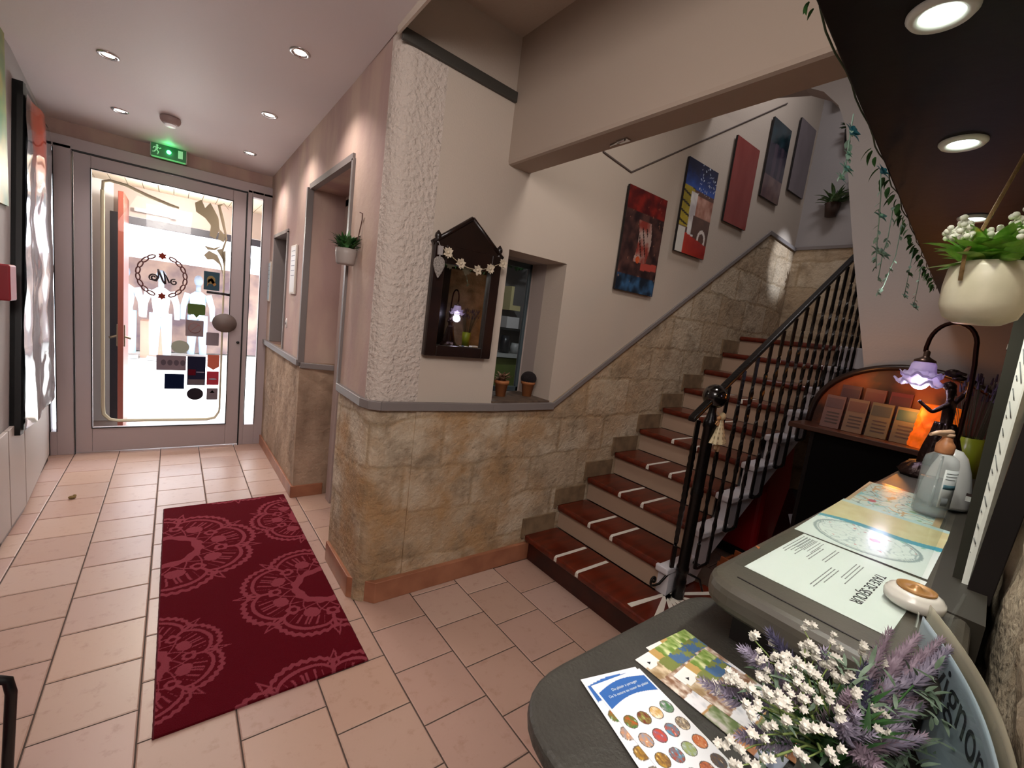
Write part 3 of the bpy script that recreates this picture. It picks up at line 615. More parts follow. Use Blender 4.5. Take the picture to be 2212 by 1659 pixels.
# white cupboard doors under it
t=thing('low_wall_cupboard','white flat cupboard doors at the foot of the left wall, under the poster case','cupboard',(-.78,4.5,0))
for ya,yb in ((3.30,3.72),(3.735,4.07),(4.085,5.2)):
    b=MB().hexa([lw(ya,.06),lw(ya,.06,.02),lw(yb,.06,.02),lw(yb,.06),lw(ya,.66),lw(ya,.66,.02),lw(yb,.66,.02),lw(yb,.66)]); b.build('door',M('cupboard_white','B8ADA6',.45),t,bevel=.003)
MB().hexa([lw(3.3,0),lw(3.3,0,.01),lw(5.2,0,.01),lw(5.2,0),lw(3.3,.06),lw(3.3,.06,.01),lw(5.2,.06,.01),lw(5.2,.06)]).build('plinth',M('dark_plinth','3A302C',.6),t); reroot(t,(-.78,4.5,0))
# red box and edge of a colourful picture
o=MB().box(-.775,-.72,3.66,3.79,1.42,1.62).build('red_alarm_box',M('red_box','8E1F2A',.4),None,bevel=.01); tag(o,'small red box fixed on the left wall before the poster case','alarm box')
def colp(u,v): return mix(mix(h2('3E6B3C'),h2('B99A3C'),max(0,min(1,.5+fb(u*3,v*4)))),h2('6C8FA8'),max(0,min(1,fb(u*4,v*2,6))))
t=thing('colourful_picture','colourful unframed picture at the left edge, before the black poster case','picture',(-.779,3.35,2.0))
grid('canvas',.62,.95,40,60,colp,m_attr,t,frame_xf((.012,0,0),(0,1,0),(0,0,1)),solid=.012); t.location=(-.779,3.30,1.95)
# --- framed notices, bell, hatch
def notice(y,z,w_,h_,label,colr):
    t=thing('framed_notice',label,'notice',(xw(y)-.001,y,z),group='notices beside the hatch')
    MB().box(-.014,0,-w_/2,w_/2,-h_/2,h_/2).build('frame',M('pale_frame','C9BFB2',.4),t,bevel=.002)
    MB().box(-.0155,-.013,-w_/2+.015,w_/2-.015,-h_/2+.015,h_/2-.015).build('notice_sheet',M('notice_'+colr,colr,.35),t)
    for k in range(6): MB().box(-.0162,-.0154,-w_/2+.03,w_/2-.04,h_/2-.05-k*.04,h_/2-.045-k*.04).build('text_line',M('notice_ink','70747C',.6),t)
notice(5.24,1.76,.14,.40,'slim framed notice on the pink wall between entrance and hatch','A9BCC4')
notice(4.15,1.86,.20,.40,'framed white notice on the pink wall between hatch and doorway','D4D2CE')
t=thing('oval_bell_push','small white oval push button beside the hatch','button',(xw(4.34)-.002,4.34,1.40))
MB().ball((0,0,0),.035,sc=(.25,.7,1.3)).build('body',M('bell_white','CFC8C2',.35),t); MB().ball((-.008,0,.0),.014,sc=(.3,1,1)).build('button',M('bell_grey','6E6A6A',.4),t)
# --- leafy plants
def leaf(b,p,d,L,wd,up=(0,0,1),curl=.25,n=3):
    p=Vector(p); d=Vector(d).normalized(); s=d.cross(Vector(up)); s=s.normalized() if s.length>1e-3 else d.orthogonal().normalized(); nrm=s.cross(d)
    vs=[];k=n*2
    for i in range(k+1):
        t_=i/k; ww=wd*math.sin(PI*min(1,t_*.92+.08))**.8*(1-.3*t_); c=p+d*L*t_-nrm*curl*L*t_*t_
        vs+= [c+s*ww*.5+nrm*ww*.12,c,c-s*ww*.5+nrm*ww*.12]
    fs=[]
    for i in range(k):
        o=i*3; fs+= [(o,o+3,o+4,o+1),(o+1,o+4,o+5,o+2)]
    b.add(vs,fs,True)
def bush(b,c,r,n,L,wd,rnd,updir=.6):
    for k in range(n):
        a=rnd.random()*2*PI; e=rnd.random()**.6; d=Vector((math.cos(a)*e,math.sin(a)*e,updir*rnd.random()+.15))
        p=Vector(c)+Vector((math.cos(a),math.sin(a),0))*r*rnd.random()*.8+Vector((0,0,rnd.random()*L*.5))
        leaf(b,p,d,L*(.6+.6*rnd.random()),wd*(.7+.6*rnd.random()))
rp=random.Random(3)
t=thing('hanging_wall_pot','small white pot with green plant hanging on the pink wall by the doorway','plant pot',(XR-.062,2.60,1.85),group=None)
MB().lathe([(0,0),(.044,0),(.05,.01),(.056,.06),(.056,.085),(.05,.088),(.05,.075),(0,.075)],28).build('pot',M('pot_white_grey','A49A94',.5,bump=.1),t)
b=MB(); bush(b,(0,0,.08),.045,110,.075,.022,rp,1.4); b.build('foliage',m_dkgreen,t)
MB().tube([(.03,-.03,.08),(.045,-.05,.16),(.055,-.06,.25),(.05,-.075,.28),(.04,-.06,.285)],.003,6).build('hanger_hook',M('rusty_hook','5A3A30',.6),t)
# ================================================================== STAIR WALL THINGS
# --- gabled mirror, hung leaning slightly forward
YM=YC-.015
mt_=thing('gabled_wall_mirror','dark wooden wall mirror with a gabled top and two finials, beside the niche','mirror',(1.28,YM,1.41))
tl=.018
def mp(x,z,d): return (x-1.28,-(d+tl*(z-1.41)),z-1.41)
def mpl(x,z,d): # pixel-measured outline is a little sheared, hung askew
    return mp(x,z,d)
def mbox(b,x0,x1,z0,z1,d0,d1): b.hexa([mp(x0,z0,d1),mp(x1,z0,d1),mp(x1,z0,d0),mp(x0,z0,d0),mp(x0,z1,d1),mp(x1,z1,d1),mp(x1,z1,d0),mp(x0,z1,d0)])
fx0,fx1,fz0,fz1=1.065,1.497,1.415,2.01
b=MB(); mbox(b,fx0,1.135,fz0,fz1,0,.035); mbox(b,1.43,fx1,fz0,fz1,0,.035); mbox(b,1.135,1.43,fz0,1.475,0,.035); mbox(b,1.135,1.43,1.915,fz1,0,.035)
b.build('frame',m_dark,mt_,bevel=.006)
b=MB(); mbox(b,1.125,1.44,1.465,1.925,.004,.012); b.build('glass',M('mirror_silver','D8DCD8',.02,metal=1),mt_)
b=MB().prism([(1.075,1.995),(1.487,1.995),(1.497,2.01),(1.286,2.165),(1.27,2.165),(1.065,2.01)],0,.025,lambda x,z,t:mp(x,z,.025-t)); b.build('gable',m_dark,mt_,bevel=.004)
b=MB()
for (xa,za,xb,zb) in ((1.055,2.005,1.28,2.175),(1.28,2.175,1.505,2.005)):
    b.tube([mp(xa,za,.02),mp(xb,zb,.02)],.013,8)
b.build('gable_moulding',m_dark,mt_)
for xx in (1.085,1.48):
    MB().lathe([(.010,0),(.014,.01),(.009,.02),(.018,.04),(.016,.055),(.004,.072),(0,.074)],14,mp(xx,2.0,.02)).build('finial',m_dark,mt_)
def rose(b,c,r,n=9,ax=(0,-1,0)):
    c=Vector(c); A=Vector(ax).normalized(); s=A.orthogonal().normalized(); t_=A.cross(s)
    for k in range(n):
        a=2*PI*k/n+R.random()*.4; d=(s*math.cos(a)+t_*math.sin(a))*1.0+A*.5*(1 if k%2 else 1.8); leaf(b,c,d,r,r*.8,up=A,curl=.35,n=2)
    b.ball(c+A*r*.25,r*.28,8,6)
gt=thing('flower_garland','garland of cream fabric flowers hung across the gabled mirror','garland',(1.28,YM-.055,2.0))
pts_=[mp(1.10+.38*k/14,1.985-.07*math.sin(PI*(k/14))-.012*(k/14),.052) for k in range(15)]
off=Vector((0,.055+.0,-.59))
pts_=[Vector(p)+off for p in pts_]
MB().tube(pts_,.0022,6).build('string',M('cream_string','B8A88C',.8),gt)
for i,k in enumerate((1,4,8,11,14)):
    b=MB(); rose(b,pts_[k]+Vector((0,-.012,-.004)),.030,10); b.build('cream_flower',M('cream_fabric','C9BBA4',.8),gt)
ot=thing('leaf_ornament','speckled grey-white leaf ornament hanging from the mirror left finial','ornament',(1.085,YM-.07,1.9))
b=MB()
for k in range(9): pass
b.prism([(.0,-.075),(.018,-.045),(.032,-.01),(.03,.02),(.015,.035),(0,.038),(-.015,.035),(-.03,.02),(-.032,-.01),(-.018,-.045)],-.005,.005,lambda x,z,t:(x,t,z)); b.build('leaf_body',M('speckled_white','A69E98',.6,var='6E6862',vs=160),ot,bevel=.003)
MB().prism([(-.012,.045),(.012,.045),(.014,.09),(-.014,.09)],-.006,.006,lambda x,z,t:(x,t,z)).tube([(0,0,.03),(0,0,.05)],.004,6).tube([(0,0,.085),(.0,.03,.115),(0,.05,.11)],.002,6).build('ribbon_loop',M('grey_ribbon','9D9694',.7),ot)
# --- niche window, kitchen behind, pots
wn=struct('window_5',MB().box(1.66,1.685,2.545,2.57,NZ0,NZ1).box(2.022,2.045,2.545,2.57,NZ0,NZ1).box(1.66,2.045,2.545,2.57,NZ0,NZ0+.035).box(1.66,2.045,2.545,2.57,NZ1-.035,NZ1),M('blue_grey_frame','3F4B50',.4),bevel=.003)
MB().box(1.68,2.025,2.556,2.560,NZ0+.03,NZ1-.03).build('window_pane',m_pane,wn)
struct('wall_kitchen',MB().box(1.15,1.17,2.62,4.5,0,2.9).box(3.6,3.62,2.62,4.5,0,2.9).box(1.15,3.62,4.5,4.55,0,2.9).box(1.15,3.62,2.42,4.55,2.9,2.95).box(1.15,3.62,2.42,4.55,.0,.05).box(2.16,3.62,2.42,2.6,0,2.9).box(1.15,1.49,2.42,2.6,0,2.9).box(1.49,2.16,2.57,2.6,2.08,2.9),M('kitchen_grey','6B6663',.7))
light('kitchen_fill','POINT',(2.6,3.1,2.6),16,(.9,.95,1),.05)  # added light, brightens the view through the niche window
tag(MB().box(2.3,3.58,3.95,4.45,.055,1.26).build('green_cupboard',M('olive_front','66713A',.5),bevel=.01),'olive green cupboard seen through the niche window','cupboard')
tag(MB().box(2.28,3.59,3.9,4.48,1.265,1.295).build('kitchen_worktop',M('pale_top','A9AAA6',.4)),'pale worktop behind the niche window','worktop')
for (x,z,w_,h_,c,l,cat) in ((3.22,1.298,.12,.12,'9A9A98','small grey pot on the kitchen worktop behind the niche','pot'),(3.06,1.298,.12,.20,'1B1C20','black kettle-like pot on the kitchen worktop','pot')):
    tag(MB().lathe([(0,0),(w_/2,0),(w_/2*1.05,h_*.6),(w_/2*.8,h_),(0,h_)],18,(x,4.15,z)).build('kitchen_pot',M('kp_'+c,c,.3)),l,cat)
ks=tag(MB().box(2.2,3.59,4.2,4.48,1.56,1.585).build('kitchen_shelf',M('dark_shelf','2A2826',.5)),'dark shelf on the kitchen wall seen through the niche window','shelf')
tag(MB().box(3.12,3.30,4.24,4.44,1.587,1.72).build('white_box',M('box_white','C8C2C0',.5)),'white box on the kitchen shelf behind the niche window','box')
tag(MB().box(3.18,3.22,4.3,4.46,1.86,2.08).box(3.18,3.34,4.3,4.46,1.80,1.86).build('cream_bracket',M('cream_bracket','C3B483',.5)),'cream L-shaped bracket high on the kitchen wall','bracket')
b=MB(); bush(b,(0,0,0),.12,60,.22,.06,random.Random(5)); o=b.build('kitchen_fern',m_dkgreen); o.location=(3.08,4.1,2.24); tag(o,'dark fern at the top of the kitchen view in the niche window','plant')
def clay(x,y,label,topm,tops):
    t=thing('clay_pot',label,'plant pot',(x,y,NZ0+.001),group='clay pots on the niche sill')
    MB().lathe([(0,0),(.032,0),(.044,.085),(.050,.085),(.050,.108),(.043,.108),(.040,.09),(0,.09)],26).build('pot',M('orange_clay','A8683C',.7,bump=.1),t)
    if tops: MB().ball((0,0,.125),.056,20,12,(1,1,.9)).build('dark_moss_ball',M('black_moss','1A1012',.95,bump=1,bs=150),t)
    else:
        b=MB(); bush(b,(0,0,.10),.03,40,.05,.03,random.Random(8),1); b.build('dried_flowers',M('dried_brown','5C3A2A',.8,var='9B7A5E',vs=60),t)
    return t
clay(1.985,2.36,'orange clay pot with a dark round moss ball on the niche sill',0,True)
clay(1.755,2.36,'orange clay pot with dried brown flowers at the left of the niche sill',0,False)
# --- five unframed pictures climbing with the stairs
def pic(c0,c1,z00,z01,z10,z11,fn,label,gloss=True,dx=0):
    """c0,c1 x of left/right edge; z bottoms & tops"""
    t=thing('stairway_picture',label,'picture',(c0,YC-.03,z00),group='pictures along the stairs')
    g=grid('printed_face',c1-c0,z01-z00,70,100,fn,m_gloss if gloss else m_attr,t,frame_xf((0,-.001,0),(1,0,0),(0,0,1)),solid=.001)
    MB().box(0,c1-c0,0,.018,0,z01-z00).build('backing_board',M('board_black','141013',.5),t)
    return t
def p1(u,v):
    n=fb(u*5,v*8,2); c=mix(h2('2A1A1C'),h2('5A3A34'),max(0,min(1,.5+n)))
    if v>.78: c=mix(h2('8A231B'),h2('4A1214'),max(0,min(1,.5+n)))
    if .35<u+.05*math.sin(v*9)<.68 and .30<v<.72: c=mix(h2('B49A90'),h2('8E3A30'),max(0,min(1,.4+n*1.3)))
    if .40<u<.62 and .36<v<.66 and abs(((u*9+v*5)%1)-.5)<.12: c=h2('2A1518')
    if .55<u+.3*v*0<.98 and .20<v-.06*u<.27: c=h2('B0493E')
    if v<.17: c=mix(h2('15202E'),h2('365C82'),max(0,min(1,.35+n*1.2)))
    if math.hypot((u-.45)*.6,v-.33)<.035: c=h2('C9552B')
    if fb(u*14,v*20,5)>.75: c=mix(c,h2('C98A6A'),.6)
    return c
def p2(u,v):
    n=fb(u*4,v*6,3); c=h2('5C3E33')
    if v>.70: c=mix(h2('0C1638'),h2('2B4FA0'),max(0,min(1,(.95-v)*4+n*.4)))
    if v>.66 and u>.45 and nz(u*40,v*40,1)>.42: c=h2('D0DCEC')
    if u<.34 and .28<v<.72: c=mix(h2('8A7A20'),h2('C0A930'),.5+.5*n)
    if u<.34 and .3<v<.72 and math.sin(v*60+u*9)>.75: c=h2('2A2410')
    if .30<u+.1*v<.52 and .18<v<.68: c=mix(h2('E8E4DE'),h2('B8B0B0'),max(0,min(1,.5+n)))
    if u>.45 and .42<v<.66: c=mix(h2('C99A88'),h2('8E5A48'),max(0,min(1,.5+n)))
    if u>.40 and .22<v<.44: c=mix(h2('4A352E'),h2('6E5044'),.5+.5*n)
    if (math.hypot(u-.78,(v-.20)*1.3)-.12)**2<.0007: c=h2('E0D4CC')
    if v<.20+.10*(.5-u): c=mix(h2('C83A22'),h2('8E1A14'),max(0,min(1,u+.3*n)))
    if v<.28 and u<.22: c=h2('DAD6CC')
    return c
def p3(u,v): return mix(h2('7A231C'),h2('8E3A34'),max(0,min(1,.5+.4*fb(u*3,v*2))))
def p4(u,v):
    n=fb(u*3,v*5,7); c=mix(h2('2B2A36'),h2('3A3446'),.5+.5*n)
    if v>.70: c=mix(h2('0F2028'),h2('1C3A44'),max(0,min(1,.5+n)))
    if .28<v<.72 and (abs(u-.38)<.09 or abs(u-.72)<.07): c=h2('4A3E4C')
    if v<.30: c=mix(h2('5E4A4E'),h2('7A625E'),max(0,min(1,.5+n)))
    return c
def p5(u,v): return mix(h2('6E6468'),h2('7C7276'),.5+.4*fb(u*3,v*3))
pic(2.532,2.985,1.985,2.713,0,0,p1,'dark red and black abstract picture, lowest on the stair wall',False)
pic(3.175,3.615,2.385,3.10,0,0,p2,'picture with blue sky, yellow band and white streak, second up the stair wall')
pic(3.815,4.225,2.765,3.475,0,0,p3,'plain dark red glossy picture, third up the stair wall')
pic(4.385,4.765,3.13,3.83,0,0,p4,'dark picture with column shapes, fourth up the stair wall')
pic(4.93,5.30,3.33,4.02,0,0,p5,'grey picture with thin black edge, highest on the stair wall',False)
# --- clip lamp on the bulkhead underside
tag(MB().tube([(1.62,1.55,2.525),(1.60,1.45,2.52)],.006,8).box(1.60,1.63,1.44,1.5,2.522,2.53).build('cable_clip',m_chrome),'small shiny metal clip under the bulkhead over the stairs','clip')
# --- potted plant and dark pots on the end wall
def endpot(y,z,label,col,big,rs):
    t=thing('hanging_wall_planter',label,'plant pot',(5.34,y,z),group='planters on the stairwell end wall')
    MB().lathe([(0,0),(.05,0),(.07,.13),(.06,.13),(.05,.11),(0,.11)],18).build('pot',M('endpot_'+col,col,.6),t)
    b=MB(); bush(b,(-.01,0,.12),.06,45,.15 if big else .08,.04,random.Random(rs)); b.build('foliage',M('plant_mid','46663A',.55,var='6E8A5C',vs=30) if big else m_dkgreen,t)
    MB().tube([(0,0,.12),(.03,0,.24),(.055,0,.27)],.004,6).build('hanger',m_black,t)
endpot(1.90,3.13,'brown wall pot with a leafy green plant on the end wall above the stairs','3E2A20',True,4)
for k,(y_,z) in enumerate(((1.58,2.86),(1.71,3.37),(1.86,3.84),(2.03,4.27))):
    endpot(y_,z,['small dark planter on the end wall, lowest beside the white partition','small dark planter on the end wall level with the leafy pot','small dark planter on the end wall, third up beside the partition','topmost small dark planter on the end wall near the arch'][k],'121012',False,20+k)
# ================================================================== STAIRCASE
st=thing('staircase','straight staircase with dark red treads and cream risers rising along the stone wall','staircase',(2.0,1.8,0))
XT=lambda n:1.996+.2825*(n-1)
YI,YO=YC-.014,1.33
yo=lambda n:1.33 if n>2 else (1.30 if n==2 else 1.02)
m_tread=m_wood
for n in range(1,11):
    x0=XT(n); x1=XT(n+1)+.03 if n<10 else 5.40; z=.18*n; ya=yo(n)
    if n==1:
        # bull-nosed first step wrapping round the newel
        P=[(x0,YI),(x1,YI),(x1,1.33)]+[(2.62,1.33),(2.66,1.2)]+[(2.40+.26*math.cos(a),1.20+.24*math.sin(a)) for a in [0-PI/2*k/6 for k in range(0,7)]]+[(2.18+.184*math.cos(a),1.144+.184*math.sin(a)) for a in [-PI/2-PI/2*k/6 for k in range(0,7)]]
        tr=MB().prism([(p[0],p[1]) for p in P],z-.045,z).build('tread',m_tread,st,bevel=.018)
        P2=[(p[0]+.03 if p[0]<2.2 else p[0]-.02*(p[0]>2.5),p[1]+(.03 if p[1]<1.3 else 0)) for p in P]
        MB().prism(P2,0,z-.046).build('riser',M('dark_first_riser','3E140B',.4,var='2A0D08',vs=8),st)
    else:
        tr=MB().box(x0,x1,ya,YI,z-.045,z).build('tread',m_tread,st,bevel=.018)
        MB().box(x0+.035,x0+.05,ya+.02,YI,z-.18,z-.046).build('riser',m_riser,st)
    if n<=7 or n in(9,):
        for yy in ((1.87,1.675) if n<6 else (1.86,1.67)):
            b=MB(); b.box(x0+.012,x0+(.285 if n<6 else .26),yy-.012,yy+.012,z,z+.0015).box(x0-.0015,x0+.001,yy-.012,yy+.012,z-.032,z-.010)
            P=[(x0+.0005-.0015+.013*(1-math.cos(a)),0,z-.012+.0135*math.sin(a)) for a in [PI/2*k/5 for k in range(6)]]
            for p,q in zip(P[:-1],P[1:]): b.quad((p[0],yy-.01,p[2]),(p[0],yy+.01,p[2]),(q[0],yy+.01,q[2]),(q[0],yy-.01,q[2]))
            b.build('anti_slip_tape',m_tape,tr)
# fan of tapes round the newel on the first tread
for k,(xa,ya_,wd) in enumerate(((2.03,1.30,.012),(2.035,1.13,.016),(2.10,1.03,.014),(2.19,.985,.012),(2.30,.965,.012),(2.42,.965,.012),(2.55,1.0,.012),(2.64,1.12,.012))):
    b=MB(); a=Vector((2.33,1.265,.1805)); c=Vector((xa,ya_,.1805)); d=(c-a).normalized(); s_=Vector((-d.y,d.x,0))
    b.hexa([a-s_*.011,c-s_*wd*1.35,c+s_*wd*1.35,a+s_*.011]+[v+Vector((0,0,.0015)) for v in (a-s_*.011,c-s_*wd*1.35,c+s_*wd*1.35,a+s_*.011)]); b.build('fan_tape',m_tape,st)
# white stringer: stepped outer face with a straight lower edge
P=[(XT(2)+.05,.02)]
P=[(2.36,.19)]
for n in range(2,11): P+=[(XT(n)+.03,.18*(n-1)-.0),(XT(n)+.03,.18*n-.046)]
P+=[(5.40,1.8-.046),(5.40,1.6),(4.75,1.6),(2.74,.32),(2.62,.19)]
b=MB().prism(P,0,.07,lambda x,z,t:(x,1.325-t,z)); b.build('stringer',m_strwhite,st)
b=MB()
for n in range(2,11): b.box(XT(n)-.004,XT(n+1)+.026,1.22 if n>2 else 1.25,1.335,.18*n-.046,.18*n-.001)
b.build('tread_end_caps',m_strwhite,st,bevel=.012)
# soffit below the flight
MB().hexa([(2.80,1.33,.30),(4.9,1.33,1.62),(4.9,YI,1.62),(2.80,YI,.30),(2.80,1.33,.36),(4.9,1.33,1.68),(4.9,YI,1.68),(2.80,YI,.36)]).build('flight_underside',m_strwhite,st)
# landing beyond, towards the next flight
MB().box(4.53,5.40,.30,1.325,1.62,1.797).build('landing_slab',m_strwhite,st,bevel=.01)
# tiled skirting steps on the wall
b=MB()
for n in range(1,10): b.box(XT(n)-.01,XT(n+1)-.012,YC-.026,YC-.011,.18*n+.001,.18*n+.125).box(XT(n)-.035,XT(n)-.012,YC-.026,YC-.011,.18*n-.02,.18*n+.125)
b.build('wall_skirting',M('stone_skirting','8A7358',.6,var='6E5A44',vs=12),st)
reroot(st,(2.0,1.8,0))
# --- railing
rg=thing('stair_railing','black wrought-iron stair railing with twisted balusters and a ball-topped newel','railing',(2.368,1.214,.18))
def twist(b,x,y,z0,z1,r=.0095,pitch=.11,n=4,tw=True):
    k=max(6,int((z1-z0)/.022)); vs=[]
    for i in range(k+1):
        z=z0+(z1-z0)*i/k; q=(i/k); mid=1 if (tw and .18<q<.82) else 0
        a=2*PI*z/pitch if tw else 0; rr=r*(1.18 if mid and int(z/pitch*4)%2 else 1)
        for j in range(n): t_=a*(1 if .15<q<.85 else 0)+2*PI*j/n; vs.append((x+rr*1.2*math.cos(t_),y+rr*1.2*math.sin(t_),z))
    b.add(vs,[(i*n+j,i*n+(j+1)%n,(i+1)*n+(j+1)%n,(i+1)*n+j) for i in range(k) for j in range(n)]+[tuple(range(n-1,-1,-1)),tuple(k*n+j for j in range(n))])
NXp,NYp=2.368,1.214
MB().lathe([(0,0),(.034,0),(.034,.11),(.030,.12),(.030,.16),(.036,.165),(.036,.19),(.031,.20),(.031,.62),(.035,.63),(.035,.66),(.031,.67),(.031,1.02),(.037,1.03),(.037,1.06),(.028,1.08),(.02,1.12),(.02,1.16)],20,(NXp,NYp,.182)).build('newel_post',m_iron,rg)
b=MB(); twist(b,NXp-.045,NYp+.045,.36,1.24,.013,.09); b.build('twisted_side_bar',m_iron,rg)
MB().ball((NXp,NYp,1.385),.066,24,14).build('newel_ball',M('glossy_black_ball','120E0D',.12,coat=.6),rg)
P=[(NXp-.045,NYp+.045,.38),(NXp-.07,NYp+.05,.31),(NXp-.12,NYp+.06,.265),(NXp-.15,NYp+.065,.262)]+[(NXp-.165+.032*(1-i/16)*math.cos(-PI/2-i*.55)*1.0,NYp+.07,.292+.032*(1-i/16)*math.sin(-PI/2-i*.55)) for i in range(15)]
MB().tube(P,.0075,8).build('scroll_foot',m_iron,rg)
b=MB().tube([(NXp+.02,NYp-.02,.34),(NXp+.10,NYp-.06,.30),(NXp+.14,NYp-.07,.22)],.007,8); b.build('rear_scroll_foot',m_iron,rg)
zr=lambda x:1.385+.64*(x-NXp)
b=MB(); 
for (xa,xb) in ((NXp-.20,4.62),):
    b.hexa([(xa,NYp-.022,zr(xa)-.01),(xb,NYp-.022,zr(xb)-.01),(xb,NYp+.022,zr(xb)-.01),(xa,NYp+.022,zr(xa)-.01),(xa,NYp-.022,zr(xa)+.018),(xb,NYp-.022,zr(xb)+.018),(xb,NYp+.022,zr(xb)+.018),(xa,NYp+.022,zr(xa)+.018)])
b.build('handrail',m_iron,rg,bevel=.008)
YB=1.20
for n in range(2,10):
    xs=(XT(n)+.20,XT(n)+.345); zb=.18*n-.02
    for x in xs:
        b=MB(); twist(b,x,YB,zb+.0,zr(x)-.01); b.build('baluster',m_iron,rg)
    MB().tube([(xs[0]-.001,YB,zb+.008),(xs[0]+.02,YB,zb-.004),(xs[1]-.02,YB,zb-.004),(xs[1]+.001,YB,zb+.008)],.0095,8).tube([((xs[0]+xs[1])/2,YB,zb-.004),((xs[0]+xs[1])/2,1.26,zb-.004)],.009,8).build('baluster_shoe',m_iron,rg)
reroot(rg,(2.368,1.214,.18))
# landing rail of the next flight
r2=thing('landing_railing','short black iron railing on the upper landing behind the partition edge','railing',(4.62,1.15,1.8))
MB().box(-.03,.03,-.03,.03,-.25,.85).build('post',m_iron,r2,bevel=.004)
MB().hexa([(-.02,-.02,.80),(-.02,.02,.80),(-.5,-.02+.0,1.2),(-.5,-.06,1.2),(-.02,-.02,.84),(-.02,.02,.84),(-.5,-.02,1.24),(-.5,-.06,1.24)]).build('handrail',m_iron,r2)
for k in range(4):
    b=MB(); twist(b,.0,-.12-.13*k,-.02,.86); b.build('baluster',m_iron,r2)
MB().box(-.02,.02,-.60,0,.84,.87).build('top_rail',m_iron,r2)
# --- doll ornament
dt=thing('fabric_doll_ornament','small spotted fabric doll with a bow hanging on the newel post','ornament',(NXp+.03,NYp-.045,1.26))
spot=M('spotted_cream_fabric','CDB98F',.9); 
def dress(u,v): return h2('5A4A30') if (math.hypot((u*9)%1-.5,(v*7)%1-.5)<.22) else h2('D8C8A0')
b=MB(); cols=[]
prof=[(.012,0.0),(.018,-.03),(.03,-.07),(.044,-.115),(.048,-.13)]; n_=36;k_=len(prof); vs=[]
rows=24
for i in range(rows+1):
    q=i/rows*(k_-1); a0=int(min(q,k_-2)); f=q-a0; r=prof[a0][0]*(1-f)+prof[a0+1][0]*f; z=prof[a0][1]*(1-f)+prof[a0+1][1]*f
    for j in range(n_+1):
        a=2*PI*j/n_; rr=r*1.25*(1+.12*math.cos(a*7)*i/rows); vs.append((rr*math.cos(a),rr*math.sin(a)*.6,z)); cols.append(lin(dress(j/n_,i/rows)))
b.add(vs,[(i*(n_+1)+j,i*(n_+1)+j+1,(i+1)*(n_+1)+j+1,(i+1)*(n_+1)+j) for i in range(rows) for j in range(n_)],True); b.col=cols; b.build('dress',m_attr,dt)
MB().ball((0,0,.02),.024,14,10,(1,.7,1)).build('head',spot,dt)
MB().tube([(-.012,0,-.12),(-.014,0,-.165)],[.013,.011],8).tube([(.014,0,-.12),(.016,0,-.18)],[.013,.011],8).build('legs',M('doll_cloth','C8A67E',.9),dt)
MB().ball((-.03,0,.012),.016,10,8,(1.2,.5,.8)).tube([(-.025,0,.01),(-.05,0,-.01),(-.06,0,-.02)],.0035,6).tube([(-.025,0,.0),(-.045,0,-.028),(-.03,0,-.032),(-.02,0,-.01)],.0035,6).tube([(-.02,0,.015),(-.02,.02,.04)],.003,6).build('bow',M('bow_orange_cream','C99A6A',.8),dt)
# ================================================================== UNDER THE STAIRS
t=thing('wooden_crate','small orange-brown wooden crate beside the newel post','crate',(2.57,1.02,0))
wc2=M('orange_pine','8A4520',.45,var='6E3214',vs=9)
for x0,x1,y0,y1,z0,z1,n_ in ((-.10,.10,-.12,-.105,.06,.30,'side'),(-.10,.10,.105,.12,.06,.30,'side'),(-.10,-.085,-.105,.105,.02,.34,'end'),(.085,.10,-.105,.105,.02,.34,'end'),(-.085,.085,-.105,.105,.05,.065,'bottom')):
    MB().box(x0,x1,y0,y1,z0,z1).build(n_+'_board',wc2,t,bevel=.003)
MB().box(-.12,.12,-.14,.14,.0,.02).build('foot_board',wc2,t,bevel=.003)
t.location=(2.90,1.10,0)
tag(MB().box(2.66,2.9,.80,.90,0,.18).build('blue_crate',M('faded_blue','2C3E78',.5),bevel=.01),'blue box low on the floor behind the wooden crate','box')
t=thing('red_suitcase','dark red tapered suitcase with black base and handle under the stairs','suitcase',(3.75,1.12,0))
b=MB().hexa([(-.30,-.17,.07),(.30,-.17,.07),(.30,.17,.07),(-.30,.17,.07),(-.22,-.13,.86),(.24,-.13,.93),(.24,.12,.93),(-.22,.12,.86)]); b.build('shell',M('dark_red_plastic','96101A',.32,bump=.05),t,bevel=.04)
MB().box(-.32,.32,-.19,.19,.015,.09).build('black_base',m_blackp,t,bevel=.02)
MB().tube([(-.16,0,.86),(-.15,0,.97),(.0,0,1.0),(.16,0,1.0),(.18,0,.90)],.016,8).build('carry_handle',m_blackp,t)
MB().tube([(.17,-.1,.905),(.26,-.06,.925)],.014,8).build('red_trim',M('bright_red','C01A14',.3),t)
t.rotation_euler=(0,0,.0); t.location=(3.93,1.50,0)
t=thing('black_shopping_bag','black shopping bag with white lettering and a grey print beside the red suitcase','bag',(3.9,.90,0))
b=MB().hexa([(-.20,-.13,0),(.20,-.13,0),(.20,.13,0),(-.20,.13,0),(-.22,-.06,.62),(.22,-.06,.62),(.22,.06,.62),(-.22,.06,.62)]); b.build('bag_body',m_blackp,t,bevel=.02)
text('lettering','OPPER',.13,frame_xf((-.205,.10,.24),(0,-1,0),(.07,0,1)),M('bag_white','D8D8DC',.5),t)
MB().prism([(0,.0),(.10,-.04),(.13,.06),(.06,.16),(-.03,.12)],0,.002,lambda y,z,q:(-.214-q,.08-y,.45+z*.7)).build('grey_print',M('bag_grey','9A949C',.5),t)
t.rotation_euler=(0,0,.5); t.location=(3.78,1.13,.0)
